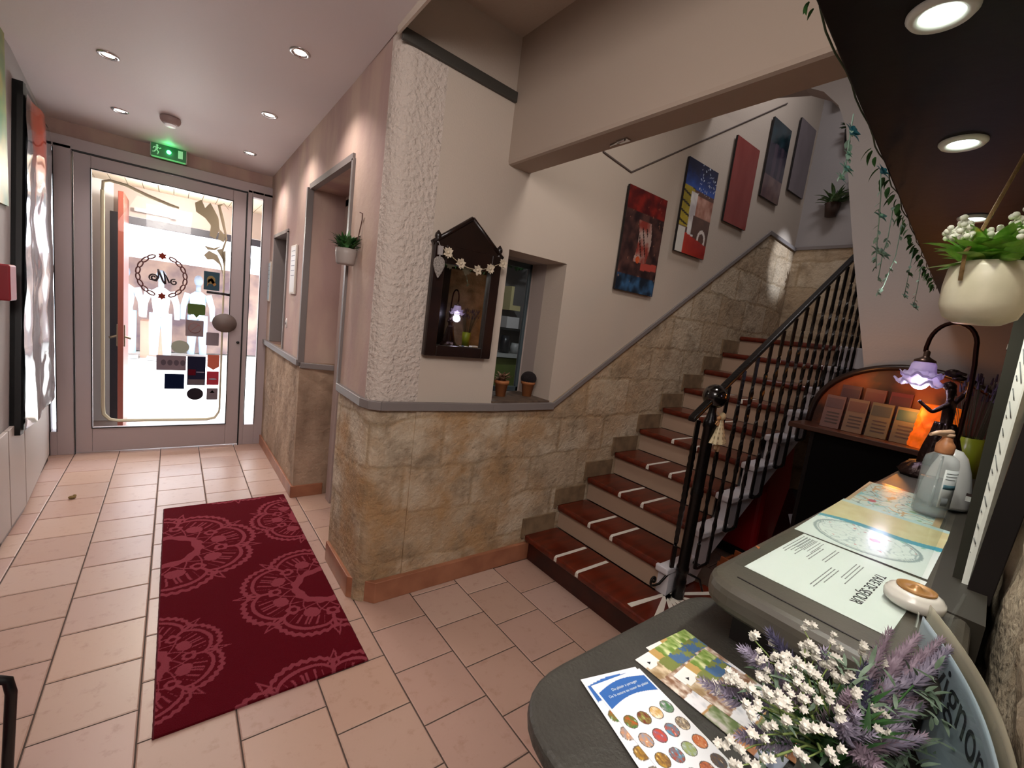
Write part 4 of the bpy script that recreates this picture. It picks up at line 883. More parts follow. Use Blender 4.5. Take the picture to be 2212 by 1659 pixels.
# ================================================================== ARCHED SHELF UNIT AND BROCHURES
au=thing('arched_shelf_unit','dark wooden display shelf with a round-arched back against the partition','shelf unit',(3.1,.55,0))
XA=2.98; ya0,ya1=.12,1.03
P=[(ya1,1.24)]+[((ya0+ya1)/2+(ya1-ya0)/2*math.cos(a),1.25+.42*math.sin(a)**.78) for a in [PI*k/24 for k in range(25)]]+[(ya0,1.24)]
MB().prism(P,0,.03,lambda y,z,t:(3.27-t,y,z)).build('arched_back_panel',M('brown_veneer_orange_glow','8E4416',.45,var='3A1A0C',vs=5,vmin=.38,vmax=.6),au)  # orange lamp glow is put into the panel colour
P2=[]; 
b=MB().tube([(3.235,p[0],p[1]) for p in P[1:-1]],.018,10); b.build('arch_moulding',m_dark,au)
MB().box(XA,3.27,ya0-.02,ya1+.02,1.235,1.265).build('shelf_board',M('shelf_wood','3E2012',.35,coat=.3),au,bevel=.005)
MB().box(3.24,3.27,ya0,ya1-.1,.02,1.235).build('back_board',M('under_shelf_black','070505',.9,spec=.1),au)
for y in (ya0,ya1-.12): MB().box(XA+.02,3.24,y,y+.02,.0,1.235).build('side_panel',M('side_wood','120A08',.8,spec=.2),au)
MB().box(XA+.025,XA+.04,ya0+.02,ya1-.12,.02,1.235).build('open_front_shade',M('under_shelf_black','070505',.9,spec=.1),au)  # black sheet stands in for the shade in the open front
reroot(au,(3.1,.55,0))
def broch(y,tier,c1,c2,label,h=.19,wd=.095):
    x=3.10 if tier==0 else 3.17; z=1.267+tier*.07
    t=thing('brochure_stack',label,'brochures',(x,y,1.267),group='brochures on the arched shelf')
    bb=MB().hexa([(-.012,-wd/2,0),(.012,-wd/2,0),(.012,wd/2,0),(-.012,wd/2,0),(.025,-wd/2,h+tier*.07),(.045,-wd/2,h+tier*.07),(.045,wd/2,h+tier*.07),(.025,wd/2,h+tier*.07)])
    bb.build('brochures',M('broch_'+c1,c1,.5),t)
    H=h+tier*.07
    def q(z0,z1,ya,yb,mt,nm):
        MB().hexa([(-.0135+.037*z0,ya,z0*H),(-.0125+.037*z0,ya,z0*H),(-.0125+.037*z0,yb,z0*H),(-.0135+.037*z0,yb,z0*H),(-.0135+.037*z1,ya,z1*H),(-.0125+.037*z1,ya,z1*H),(-.0125+.037*z1,yb,z1*H),(-.0135+.037*z1,yb,z1*H)]).build(nm,mt,t)
    q(.62,.92,-wd/2+.006,wd/2-.006,M('broch_'+c2,c2,.5),'cover_picture')
    for k in range(4): q(.15+.1*k,.19+.1*k,-wd/2+.012,wd/2-.02,M('broch_ink','3A2C28',.6),'text_line')
bl=['leftmost front brochure pile on the arched shelf, beside the stair railing','second front brochure pile from the stair side on the arched shelf','third front brochure pile on the arched shelf, greenish','front brochure pile on the arched shelf next to the orange bag','leftmost brochure pile of the rear row on the arched shelf','middle brochure pile of the rear row on the arched shelf','red brochure pile of the rear row on the arched shelf']
for i,(y,tr_,c1,c2) in enumerate(((.875,0,'5E4440','4A3436'),(.765,0,'64503E','54362C'),(.655,0,'5A5038','3A3A30'),(.545,0,'524A38','1E3A3E'),(.83,1,'4A2626','34141E'),(.715,1,'5E342A','54221A'),(.60,1,'5A140E','400C08'))): broch(y,tr_,c1,c2,bl[i])
ob=thing('orange_paper_bag_lamp','glowing orange crumpled paper bag standing at the right of the arched shelf','lamp',(3.10,.42,1.267))
b=MB(); vs=[]; n_=40; k_=26
for i in range(k_+1):
    q=i/k_
    for j in range(n_):
        a=2*PI*j/n_; r=.085*(1-.25*q)*(1+.16*nz(math.cos(a)*2.5,math.sin(a)*2.5,q*5)+.1*nz(math.cos(a)*6,math.sin(a)*6,q*9)); vs.append((r*math.cos(a)*.8,r*math.sin(a)*1.15,.23*q))
b.add(vs,[(i*n_+j,i*n_+(j+1)%n_,(i+1)*n_+(j+1)%n_,(i+1)*n_+j) for i in range(k_) for j in range(n_)],True)
mo=M('orange_lamp_paper','D2611A',.6,var='A8400C',vs=30,emit='E8640F',es=.35); b.build('paper_shell',mo,ob)
light('orange_bag_glow','POINT',(3.05,.52,1.45),1.1,(1,.36,.06),.04); light('orange_bag_glow','POINT',(3.0,.80,1.58),.5,(1,.36,.08),.03)
# ================================================================== COUNTERS
def rpoly(pts,radii,n=8):
    out=[]; L=len(pts)
    for i in range(L):
        p=Vector(pts[i]); a=Vector(pts[i-1]); c=Vector(pts[(i+1)%L]); r=radii[i]
        if r<=0: out.append((p.x,p.y)); continue
        d1=(a-p).normalized(); d2=(c-p).normalized()
        for k in range(n+1):
            t_=k/n; q=(p+d1*r)*(1-t_)**2+p*2*t_*(1-t_)+(p+d2*r)*t_*t_; out.append((q.x,q.y))
    return out
uc=thing('upper_counter','long grey-brown reception counter top with papers under glass','counter',(1.8,.25,0))
PU=rpoly([(.728,.345),(.728,.035),(.9,.03),(2.93,.185),(2.93,.415)],[.07,.06,0,0,.03])
MB().prism(PU,1.208,1.259).build('top_board',m_counter,uc,bevel=.018)
PG=rpoly([(.752,.318),(.752,.09),(.9,.06),(2.90,.20),(2.90,.39)],[.05,.03,0,0,0]);
b=MB(); 
b.prism([(.776,.30),(.7735,.30),(.7735,.10),(.776,.10)],1.2592,1.2602); b.build('dark_groove',m_black,uc)
MB().prism([(.79,.30),(.79,.05),(2.92,.205),(2.92,.37)],0.0,1.208).build('counter_body',M('counter_front_dark','1A1310',.5),uc)
reroot(uc,(1.8,.25,0))
lc=thing('lower_counter','lower grey-brown round-ended ledge with leaflets and flowers','counter',(.6,.2,0))
m_ledge=M('dark_grey_ledge','3B3933',.5,var='33312C',vs=14,bump=.25,bs=160)
PL=rpoly([(.36,.405),(.36,-.02),(.905,.015),(.905,.408)],[.12,.05,.02,.09])
MB().prism(PL,1.112,1.139).build('top_board',m_ledge,lc,bevel=.008)
MB().prism([(.44,.33),(.44,.0),(.785,.02),(.785,.33)],0,1.112).build('ledge_body',M('counter_front_dark','1A1310',.5),lc); reroot(lc,(.6,.2,0))
# --- sheets on the upper counter (text reads from the corridor side)
ZT=1.2594
def sheet(name,label,cat,c,w_,h_,rot,fn,z=ZT,nx=90,ny=60,mat=None,group=None):
    t=thing(name,label,cat,(c[0],c[1],z),(0,0,rot),group)
    grid('printed_sheet',w_,h_,nx,ny,fn,mat or m_attr,t,Matrix.Translation((-w_/2,-h_/2,.0007)),solid=.0006); return t
def tax(u,v):
    return h2('E2E9E5')
ts=sheet('tax_notice','white typed tourist tax notice lying at the near end of the counter','notice',(.975,.212),.295,.205,PI+.02,tax,nx=4,ny=4)
ink=M('black_ink','1A1A1C',.6); ink2=M('grey_ink','7C807E',.6)
text('title','TAXE DE SEJOUR',.0225,Matrix.Translation((-.085,.040,.0011)),ink,ts,.0002,sx=1.0)
rl_=random.Random(2)
b=MB()
for (x0,yy,n_) in ((-.09,.018,3),(-.02,-.004,3),(-.12,-.030,2),(-.10,-.052,2),(-.13,-.075,5)):
    for k in range(n_): 
        L=.07+.05*rl_.random(); x=x0
        while x<x0+L: wl_=.004+.008*rl_.random(); b.box(x,x+wl_,yy-.0055*k,yy-.0055*k+.0016,.0007,.0010); x+=wl_+.002
for k in range(6): b.box(-.13+.03*(k//3)*0,-.05,-.060-.006*k,-.0588-.006*k,.0007,.0010)
b.build('small_print',ink2,ts)
def cmap(u,v):
    # city map: white quarter inside a wall line, blue river, ochre land
    n=fb(u*6,v*6,3); x=1-u; y=1-v  # x grows away from the near end
    riv=.52-.10*(1-v)+.03*math.sin(v*6)
    c=h2('DDE6E2')
    d=math.hypot((x-.27)/.23,(y-.52)/.42)
    if abs(d-1)<.035 or abs(d-.93)<.012: c=h2('8FA0A2')
    elif d<1 and abs(nz(u*16,v*16,2))<.05: c=h2('B4C4C4')
    if d<.93 and nz(u*30,v*30,5)>.55: c=h2('C98A8A')
    if math.hypot(x-.30,(y-.45)*.7)<.03: c=h2('D0707C')
    if riv-.005<x<riv+.05+.02*v: c=h2('3F9CB4')
    elif riv-.03<x<=riv and nz(u*14,v*20,1)>.2: c=h2('8FC2B0')
    if x>riv+.05+.02*v: c=mix(h2('CDBF8E'),h2('D8CFA4'),max(0,min(1,.5+n)))
    if x>.93: c=mix(h2('9CC4C8'),h2('CFE0DC'),.5+.5*n)
    return c
def rmap(u,v):
    n=fb(u*5,v*5,8); c=mix(h2('CFD9CC'),h2('B7D2CE'),max(0,min(1,.5+n)))
    if abs(nz(u*7,v*7,4))<.035: c=h2('7C8A86')
    if abs(nz(u*5,v*5,14))<.04: c=h2('C9A06A')
    if abs(nz(u*4,v*4,24))<.035: c=h2('7FC0C6')
    if nz(u*9,v*9,3)>.52: c=h2('8FAF86')
    if math.hypot(u-.75,(v-.25))<.05: c=h2('B8404A')
    if v>.93 or v<.05: c=h2('B89C74')
    return c
sheet('city_map','city map with blue river and ochre land under the counter glass','map',(1.34,.238),.42,.225,PI+.055,cmap,z=ZT+.0009,nx=170,ny=90)
sheet('region_map','busy regional road map at the far end under the counter glass','map',(1.72,.272),.36,.20,PI+.075,rmap,z=ZT+.0004,nx=150,ny=90)
gs=MB().prism([(.815,.325),(.828,.100),(1.86,.172),(1.92,.375)],ZT+.0026,ZT+.0056).build('glass_sheet',Mpane('counter_sheet_glass',(.95,.97,.96),rough=.13,ior=1.13)); tag(gs,'clear glass sheet covering the notice and maps on the counter','glass sheet')
tag(MB().prism([(0,0),(.012,.002),(.008,.010)],1.2592,1.2597,lambda x,y,z:(.93+x,.332+y,z)).build('orange_scrap',M('orange_scrap','C8743C',.6)),'tiny orange paper scrap near the counter front edge','scrap')
# --- round white box with brass lid disc
zg=ZT+.006
t=thing('round_white_dispenser','round white dish with a brown knobbed lid on the tax notice','dish',(.974,.107,zg))
MB().lathe([(0,0),(.034,0),(.0385,.004),(.0395,.012),(.0385,.017),(.036,.0185),(.035,.022),(.029,.0255),(.0265,.0265),(0,.0265)],40).build('dish_body',M('ivory_gloss','D9D6CC',.22,coat=.5),t)
MB().lathe([(0,.0265),(.0255,.0265),(.026,.030),(.023,.0295),(.021,.0275),(.009,.028),(.006,.032),(.003,.034),(0,.034)],36).build('knobbed_lid',M('tan_brass','A67A46',.3,metal=.2),t)
# --- sanitizer bottle
t=thing('sanitizer_bottle','clear sanitizer pump bottle with an orange-beige pump on the maps','bottle',(1.665,.200,zg))
mclear=M('clear_bottle_plastic','C4D0D0',.12,alpha=.3,coat=.3); 
MB().lathe([(0,0),(.034,0),(.037,.004),(.037,.145),(.034,.160),(.022,.170),(.017,.174),(.017,.178),(0,.178)],36).build('bottle_body',mclear,t)
MB().lathe([(.0,.003),(.033,.003),(.0335,.10),(0,.10)],32).build('gel',M('pale_gel','A9B7B7',.2,alpha=.35),t)
b=MB(); P=[(.0436*math.cos(a),.0436*math.sin(a)) for a in [math.radians(150+9*k) for k in range(13)]]
def cyl_lbl(a0,a1,z0,z1,r,nm,mt):
    b=MB(); n_=14; vs=[]
    for k in range(n_+1):
        a=math.radians(a0+(a1-a0)*k/n_); vs+=[(r*math.cos(a),r*math.sin(a),z0),(r*math.cos(a),r*math.sin(a),z1)]
    b.add(vs,[(2*k,2*k+2,2*k+3,2*k+1) for k in range(n_)],True); return b.build(nm,mt,t,solid=.0003)
cyl_lbl(205,290,.03,.135,.0376,'white_label',M('label_white','D5DAD8',.4)); cyl_lbl(210,285,.082,.094,.0381,'label_band',M('label_teal','5C8894',.4)); cyl_lbl(215,240,.036,.058,.0381,'barcode_block',M('label_grey','8C9292',.5))
for k in range(3): cyl_lbl(212,250+10*k,.108+.008*k,.110+.008*k,.0381,'label_text_line',ink2)
MB().tube([(0,0,.165),(0,0,.02)],.003,6).build('dip_tube',M('dip_tube','C8CCCA',.4),t)
po=M('peach_pump_plastic','CC8A5E',.4)
MB().lathe([(0,.172),(.019,.172),(.020,.178),(.020,.196),(.015,.204),(.012,.21),(.011,.222),(0,.222)],24).build('pump_collar',po,t)
MB().lathe([(0,.220),(.014,.220),(.013,.228),(0,.229)],20).tube([(.02,.012,.226),(0,0,.228),(-.03,.018,.227),(-.048,.028,.221)],[.006,.010,.006,.004],8,flat=1.4).build('pump_head',M('pump_ivory','E0B898',.35),t)
# --- white gadget behind
t=thing('white_desk_speaker','white rounded tapering device with a grey foot behind the sanitizer bottle','device',(1.83,.196,zg))
MB().lathe([(0,.004),(.055,.004),(.058,.012),(.054,.06),(.044,.11),(.030,.15),(.016,.168),(0,.172)],32).build('body',M('white_gloss_plastic','D8D8D4',.25,coat=.3),t)
MB().lathe([(0,0),(.050,0),(.056,.004),(.050,.010),(0,.010)],30).build('grey_foot',M('grey_foot','8A8E92',.3,metal=.6),t)
t=thing('pill_packet','white packet with a blue stripe lying on the counter before the lamp','packet',(2.42,.365,1.2595),(0,0,.3))
MB().box(-.045,.045,-.02,.02,0,.022).build('packet_body',m_paper,t,bevel=.003); MB().box(-.02,.0,-.0205,.0205,-.0,.0225).build('blue_stripe',M('packet_blue','4A6AA8',.5),t)
t=thing('white_packet','white crumpled packet behind the blue-striped packet','packet',(2.56,.345,1.2595),(0,0,-.2)); MB().box(-.05,.05,-.03,.03,0,.03).build('packet_body',m_paper,t,bevel=.012)
# --- lamp with bronze statue
lp=thing('figurine_table_lamp','bronze figurine table lamp with a curved neck and a lilac glass flower shade','table lamp',(2.28,.30,1.2595))
mb=M('dark_bronze','2A1714',.3,metal=.55,bump=.4,bs=60)
def wl3(r,z,a): return r*(1+.12*math.cos(5*a)+.06*math.cos(11*a+z*90)),z
MB().lathe([(0,0),(.085,0),(.09,.012),(.075,.03),(.06,.05),(.03,.06),(0,.062)],40,wob=wl3).build('base',mb,lp)
# figure
def skin_safe(name,joints,edges,mat,parent):
    bm=bmesh.new(); ly=bm.verts.layers.skin.verify(); vs=[bm.verts.new(j[0]) for j in joints]
    for a,b_ in edges: bm.edges.new((vs[a],vs[b_]))
    for v,j in zip(vs,joints): v[ly].radius=(j[1],j[1])
    vs[0][ly].use_root=True
    me=bpy.data.meshes.new(name); bm.to_mesh(me); bm.free(); me.materials.append(mat)
    o=bpy.data.objects.new(name,me); COL.objects.link(o); o.parent=parent
    o.modifiers.new('skin','SKIN').use_smooth_shade=True; s_=o.modifiers.new('sub','SUBSURF'); s_.levels=2; s_.render_levels=2
    return o
J=[((0,-.01,.19),.024),((0,-.012,.23),.018),((0,-.01,.275),.025),((0,-.006,.305),.010),((.0,-.004,.335),.018),((.0,-.002,.352),.014),
   ((.018,-.01,.16),.020),((.02,.012,.105),.014),((.018,-.004,.055),.009),((.022,.012,.048),.008),
   ((-.018,-.012,.16),.020),((-.024,-.005,.11),.014),((-.03,-.03,.062),.009),((-.03,-.012,.05),.008),
   ((.032,-.012,.285),.010),((.055,-.035,.33),.008),((.035,-.055,.385),.006),
   ((-.032,-.008,.285),.010),((-.055,.025,.25),.008),((-.04,.06,.275),.006),((-.035,.072,.285),.006)]
E_=[(0,1),(1,2),(2,3),(3,4),(4,5),(0,6),(6,7),(7,8),(8,9),(0,10),(10,11),(11,12),(12,13),(2,14),(14,15),(15,16),(2,17),(17,18),(18,19),(19,20)]
skin_safe('figurine',J,E_,mb,lp)
b=MB(); vs=[];n_=44;k_=20
for i in range(k_+1):
    q=i/k_; 
    for j in range(n_):
        a=2*PI*j/n_; r=(.03+.045*q*(1-.2*q))*(1+.14*math.cos(9*a+q*3)+.05*math.cos(17*a)); vs.append((r*math.cos(a)*.9,-.01+r*math.sin(a)*.9-.015*q,.215-.165*q))
b.add(vs,[(i*n_+j,(i+1)*n_+j,(i+1)*n_+(j+1)%n_,i*n_+(j+1)%n_) for i in range(k_) for j in range(n_)],True); b.build('draped_robe',mb,lp,solid=.002)
MB().ball((0,.004,.352),.019,12,8,(1,1.1,.9)).build('hair',mb,lp)
arc=[(0,-.045,.05),(0,-.052,.2),(0,-.05,.36),(0,-.045,.44),(0,-.038,.50)]+[(0,-.038+.065-.065*math.cos(a),.50+.085*math.sin(a)) for a in [PI*k/14 for k in range(1,14)]]+[(0,.094,.487),(0,.093,.470)]
MB().tube(arc,.0075,12).build('curved_neck',M('bronze_tube','3A1D18',.22,metal=.7),lp)
MB().lathe([(.006,.475),(.010,.47),(.010,.452),(.018,.446),(.032,.438),(.034,.430),(.0,.430)],26,(0,.088,0)).build('shade_cap',M('aged_brass','5E4A40',.3,metal=.7),lp)
MB().tube([(0,-.03,.40),(.01,-.01,.405),(.02,.0,.395)],.006,6).ball((.02,.005,.40),.020,10,6,(.5,1.3,.8)).ball((.02,-.015,.385),.016,10,6,(.4,1.2,.6)).build('bronze_leaf_sprig',mb,lp)
def wsh(r,z,a):
    q=max(0,(r-.034)/.036); return r*(1+.13*q*math.cos(6*a)+.04*q*math.cos(18*a)),z+.009*q*math.cos(6*a)+.005*q*math.cos(12*a+.6)
def wsh2(r,z,a): return wsh(r,z,a+.5)
mg=bpy.data.materials.new('lilac_frosted_glass'); mg.use_nodes=True; B_=mg.node_tree.nodes['Principled BSDF']; B_.inputs['Base Color'].default_value=(*hx('E8E4EA'),1); B_.inputs['Roughness'].default_value=.35; B_.inputs['Transmission Weight'].default_value=.55; B_.inputs['Subsurface Weight'].default_value=0; B_.inputs['Emission Color'].default_value=(*hx('B490F0'),1); B_.inputs['Emission Strength'].default_value=.05
MB().lathe([(.026,.434),(.034,.42),(.038,.395),(.044,.382),(.056,.374),(.063,.382)],96,(0,.088,0),wob=wsh).build('upper_petals',mg,lp,solid=.003)
MB().lathe([(.036,.40),(.041,.378),(.050,.356),(.060,.342),(.070,.350)],96,(0,.088,0),wob=wsh2).build('lower_petals',mg,lp,solid=.003)
MB().ball((0,.088,.352),.028,20,12).build('glowing_bulb',M('lilac_bulb','FFFFFF',.3,emit='E6D4FF',es=5),lp)
light('lilac_lamp_glow','POINT',(2.28,.395,1.56),.40,(.86,.76,1),.035)
# --- yellow pot with lavender beyond the lamp
t=thing('yellow_vase','yellow-green square vase with dried lavender behind the figurine lamp','vase',(2.52,.235,1.2595))
MB().lathe([(0,0),(.045,0),(.056,.16),(.052,.16),(.042,.01),(0,.01)],4).build('vase_body',M('yellow_green_glaze','8E9A22',.3),t)
rv=random.Random(11); b=MB(); b2=MB()
for k in range(46):
    a=rv.random()*6.28; e=rv.random(); p=Vector((.02*math.cos(a),.02*math.sin(a),.1)); q=p+Vector((math.cos(a)*.09*e,math.sin(a)*.09*e,.20+.09*rv.random()))
    b.tube([p,(p+q)/2+Vector((0,0,.01)),q],.0012,4); b2.tube([q,q+(q-p).normalized()*.03],[.005,.002],5)
b.build('dry_stems',M('dry_stem','4E4A36',.9),t)['kind']='stuff'; b2.build('dry_lavender',M('dry_lavender','54465A',.9),t)['kind']='stuff'
# ================================================================== RIGHT SIDE: PANE, POST, MENU BOARD
def Wp(x,d): return (x,W(x)+d)
pn=thing('dark_wall_pane','dark glossy glass pane with chrome clips on the stone wall above the counter','glass pane',(1.9,W(1.9),1.27))
def wbox(b,x0,x1,d0,d1,z0,z1): b.hexa([(*Wp(x0,d0),z0),(*Wp(x1,d0),z0),(*Wp(x1,d1),z0),(*Wp(x0,d1),z0),(*Wp(x0,d0),z1),(*Wp(x1,d0),z1),(*Wp(x1,d1),z1),(*Wp(x0,d1),z1)]); return b
wbox(MB(),1.42,2.05,.035,.045,1.275,2.0).build('pane',M('smoked_mirror','2E2C2E',.08,metal=.85),pn)
for x,z in ((1.50,1.72),(1.50,1.36)): wbox(MB(),x-.01,x+.03,.045,.075,z,z+.012).build('chrome_clip',m_chrome,pn)
wbox(MB(),1.44,1.452,.045,.05,1.68,1.76).build('chrome_bracket',m_chrome,pn); reroot(pn,(1.9,W(1.9),1.27))
ps=wbox(MB(),2.12,2.28,.02,.06,1.262,2.055).build('dark_wood_post',m_dark,None,bevel=.006); tag(ps,'dark wooden board fixed upright on the stone wall behind the lamp','post')
wd=wbox(MB(),1.02,2.9,.015,.085,1.0,1.262).build('counter_back_rail',M('dark_ledge','2E2A22',.5)); tag(wd,'dark wooden rail between the counter and the stone wall','rail')
# menu board: leaning frame with a white price list
def RC(px,py,d): # point at forward distance d along a measured sight line
    return Vector((0,0,1.64))+(F+R2*((px-1106)/FPX)+U2*((829.5-py)/FPX))*d
mbd=thing('menu_board','black-framed white price list hanging on the stone wall at the right edge','notice board',(1.15,.08,1.27))
A0,A1,A2,A3=RC(2080,1268,.84),RC(2098,1290,.82),RC(2262,660,.86),RC(2222,712,.90)
def bar(b,p,q,w0,w1,th):
    """flat bar between p and q, widths towards the wall side"""
    ax=(q-p).normalized(); view=(p-Vector((0,0,1.64))).normalized(); s_=view.cross(ax).normalized(); n=s_.cross(ax).normalized()*th
    b.hexa([p,p+s_*w0,p+s_*w0+n,p+n,q,q+s_*w1,q+s_*w1+n,q+n])
b=MB(); bar(b,RC(2083,1290,.82),RC(2236,842,.86),.032,.045,.012); b.build('black_frame_bar',M('black_frame','120C0A',.8,spec=.15),mbd,bevel=.002)
pa=[RC(2076,1262,.835),RC(2084,1274,.83),RC(2242,812,.865),RC(2290,560,.87),RC(2246,600,.885)]
b=MB(); n_=Vector((.1,1,0)).normalized()*.002; b.add(pa+[p-n_ for p in pa],[(0,1,2,3,4),(9,8,7,6,5)]+[(i,(i+1)%5,5+(i+1)%5,5+i) for i in range(5)]); b.build('white_price_list',M('price_paper','C9CBC2',.5),mbd)
for k in range(20):
    q=.10+.045*k; L0=RC(2078,1258,.833).lerp(RC(2248,600,.883),q); R0=RC(2087,1270,.828).lerp(RC(2252,700,.86),q)
    c=L0.lerp(R0,.15); d=L0.lerp(R0,.15+.6*((k*37)%10)/10+.1)
    bb=MB(); bb.tube([c+Vector((0,.001,0)),d+Vector((0,.001,0))],.0011,4); bb.build('text_line',ink2,mbd)
b=MB(); bar(b,RC(2050,1275,.86),RC(2203,640,.92),.024,.024,.01); b.build('grey_green_stile',M('grey_green_wood','25241C',.8,spec=.2),mbd)
reroot(mbd,(1.15,.08,1.27))
# clear acrylic stand at the counter end
t=thing('clear_sign_stand','empty clear acrylic stand at the near end of the counter by the stone wall','sign stand',(.98,.06,1.26))
MB().box(-.06,.06,-.002,.002,0,.05).box(-.06,.06,.0,.035,0,.003).build('acrylic_stand',m_acryl,t); t.location=(.93,.055,1.2605)
# ================================================================== BLACK SOFFIT, ITS SPOTS, VINES, HANGING POT
sf=MB().prism([(.50,.265),(3.28,.557),(3.28,.20),(.50,-.025)],2.06,2.12)
so=sf.build('black_lamp_soffit',m_soffit,None,bevel=.003); tag(so,'black panel hanging over the reception counter with three round spots in it','soffit panel')
for i,(x,y,l) in enumerate(((.704,.180,'largest spot in the black panel, at the top edge of the photo'),(1.115,.212,'middle spot in the black panel, above the hanging white pot'),(1.647,.255,'farthest spot in the black panel, just behind the hanging pot leaves'))):
    downlight(x,y,l,'spots in the black panel',2.0585,scale=.64,ring=M('white_ring','D8DCD4',.35),kind='g')
    light('counter_spot','SPOT',(x,y,2.04),(3,9.5,5.5)[i],(1,.97,.88),.022,(x,y,0),120,.7)
rv=random.Random(21)
def edge(x): return .2126+.105*x
vn=thing('artificial_vine','trailing artificial vine with blue-green flowers hung along the black panel edge','garland',(1.6,edge(1.6),2.06))
MB().tube([(x,edge(x)+.003+.003*math.sin(x*30),2.066+.003*math.sin(x*23)) for x in [.62+.05*k for k in range(48)]],.0013,6).build('main_stem',M('vine_stem','35452A',.7),vn)
b=MB()
for k in range(95):
    x=1.05+1.9*rv.random()**.9 if k>2 else .60+.03*rv.random()
    leaf(b,(x,edge(x)+.01,2.055+.02*rv.random()),(rv.random()-.5,.2+rv.random()*.5,-.2-rv.random()),.016+.016*rv.random() if x>.7 else .012,.014 if x>.7 else .007,curl=.4,n=2)
b.build('dark_leaves',m_dkgreen,vn)
m_bf=M('blue_green_petal','5E9FA0',.6,var='8CC0A0',vs=90); m_bl=M('teal_petal','1F7386',.55); m_pg=M('pale_green_bud','8FB0A0',.6)
def strand(pts,fl,nm='hanging_strand'):
    b=MB().tube(pts,.0012,5)
    for k in range(len(pts)*2):
        q=rv.random()*(len(pts)-1); i=int(q); p=Vector(pts[i]).lerp(Vector(pts[i+1]),q-i); leaf(b,p,(rv.random()-.5,rv.random()-.5,-.3),.014,.010,n=2)
    s_=b.build(nm,m_pg,vn)
    for (i,r,mt) in fl:
        b=MB(); rose(b,pts[i],r,7,(.2-.4*rv.random(),-.6,.5)); b.build('strand_flower',mt,s_)
def P3(x,z,dy=0): return (x,edge(x)+.012+dy,z)
strand([P3(.905,2.06),P3(.91,2.03),P3(.92,2.0),P3(.925,1.975),P3(.905,1.955)],[(1,.020,m_bl),(3,.017,m_bf),(4,.014,m_bf),(2,.010,m_bf)])
strand([P3(1.21,2.06),P3(1.26,2.03),P3(1.30,1.99),P3(1.33,1.95),P3(1.36,1.92),P3(1.40,1.89)],[(0,.022,m_bl),(2,.018,m_bf),(4,.024,m_pg)])
strand([P3(1.44,2.05),P3(1.46,1.98),P3(1.44,1.93),P3(1.46,1.87)],[(2,.02,m_pg),(3,.014,m_pg)])
strand([P3(1.62,2.05),P3(1.64,1.97),P3(1.60,1.92),P3(1.56,1.87),P3(1.50,1.84)],[(2,.012,m_pg),(4,.012,m_pg)])
strand([P3(1.95,2.05),P3(1.98,1.97),P3(2.0,1.90)],[(1,.018,m_dkgreen),(2,.014,m_pg)])
strand([P3(2.25,2.05),P3(2.30,1.97),P3(2.32,1.90)],[(2,.022,m_pg)])
reroot(vn,(1.6,edge(1.6),2.06))
hp=thing('hanging_white_planter','white ceramic pot with green leaves and tiny white flowers hanging on jute rope','plant pot',(.950,.116,1.724))
MB().lathe([(0,0),(.026,0.001),(.040,.010),(.0465,.028),(.0475,.055),(.0455,.080),(.0425,.088),(.040,.088),(.041,.078),(0,.078)],44).build('pot',M('cream_ceramic','C9C2A8',.42,var='BDB79C',vs=30,coat=.15),hp)
b=MB(); rb=random.Random(31); bush(b,(0,0,.080),.040,170,.046,.030,rb,1.5)
for d,L,w_ in (((-.62,.78,.02),.085,.030),((-.5,.8,.45),.075,.036),((.6,-.8,.9),.09,.035),((.75,-.5,.6),.08,.03),((-.3,.2,1),.06,.03)): leaf(b,(0,0,.085),d,L,w_,n=4,curl=.15)
b.build('leaves',M('bright_leaf','5C9A2C',.45,var='9CC860',vs=60,sss=.1),hp)
for k in range(22):
    a=rb.random()*6.28; e=.25+.75*rb.random(); c=Vector((math.cos(a)*.060*e,math.sin(a)*.060*e,.115+.035*rb.random()))
    b=MB().tube([(0,0,.08),c],.001,4)
    for q in range(6): b.ball(c+Vector((rb.random()-.5,rb.random()-.5,rb.random()-.5))*.016,.0042,7,5)
    b.build('flower_cluster',M('tiny_white_flower','DEE0CE',.6),hp)
hk=Vector((.075,-.012,.337))
for p in ((-.046,.022,.088),(.04,-.03,.088)):
    P=[Vector(p)-Vector((0,0,.03)),Vector(p)+Vector((p[0]*.08,p[1]*.08,.01))]+[Vector(p).lerp(hk,.15+.85*k/10) for k in range(11)]
    MB().tube(P,.0026,7).build('jute_rope',m_rope,hp)
# ================================================================== LEAFLETS ON THE LOWER COUNTER
ZL=1.1394
pal=['B5541F','6E2A1C','C9A05A','3E7A3A','8E8E9A','C4452C','4A8FB0','D8C8A8','6A4A2A','A83A22','8A9A4A','C98A5A','5A4A3E','9AA8A0','D0783A','3A3A44','7A8E3A','E0D0B0','8C5A7A','B8902C']
def circ(u,v):
    c=h2('E6E9EC')
    if .80<v-.045*math.sin(u*3.0)+0<.93 and .03<u<.97: c=h2('2F63A8')
    for k in range(20):
        row,col_=divmod(k,4); cx=.15+.235*col_; cyy=.70-.128*row-.02*math.sin(cx*3)
        d=math.hypot((u-cx)/.100,(v-cyy)/.0475)
        if d<1:
            n=fb(u*22+k*3,v*30+k,k); a,b_=h2(pal[k]),h2(pal[(k*7+3)%20]); c=mix(a,b_,max(0,min(1,.5+n)))
            if n>.55: c=mix(c,(1,1,.95),.5)
            if d>.9: c=h2('4A4440')
    if v<.09 and math.hypot((u-.88)*.5,v-.03)<.018: c=h2('E0907A')
    return c
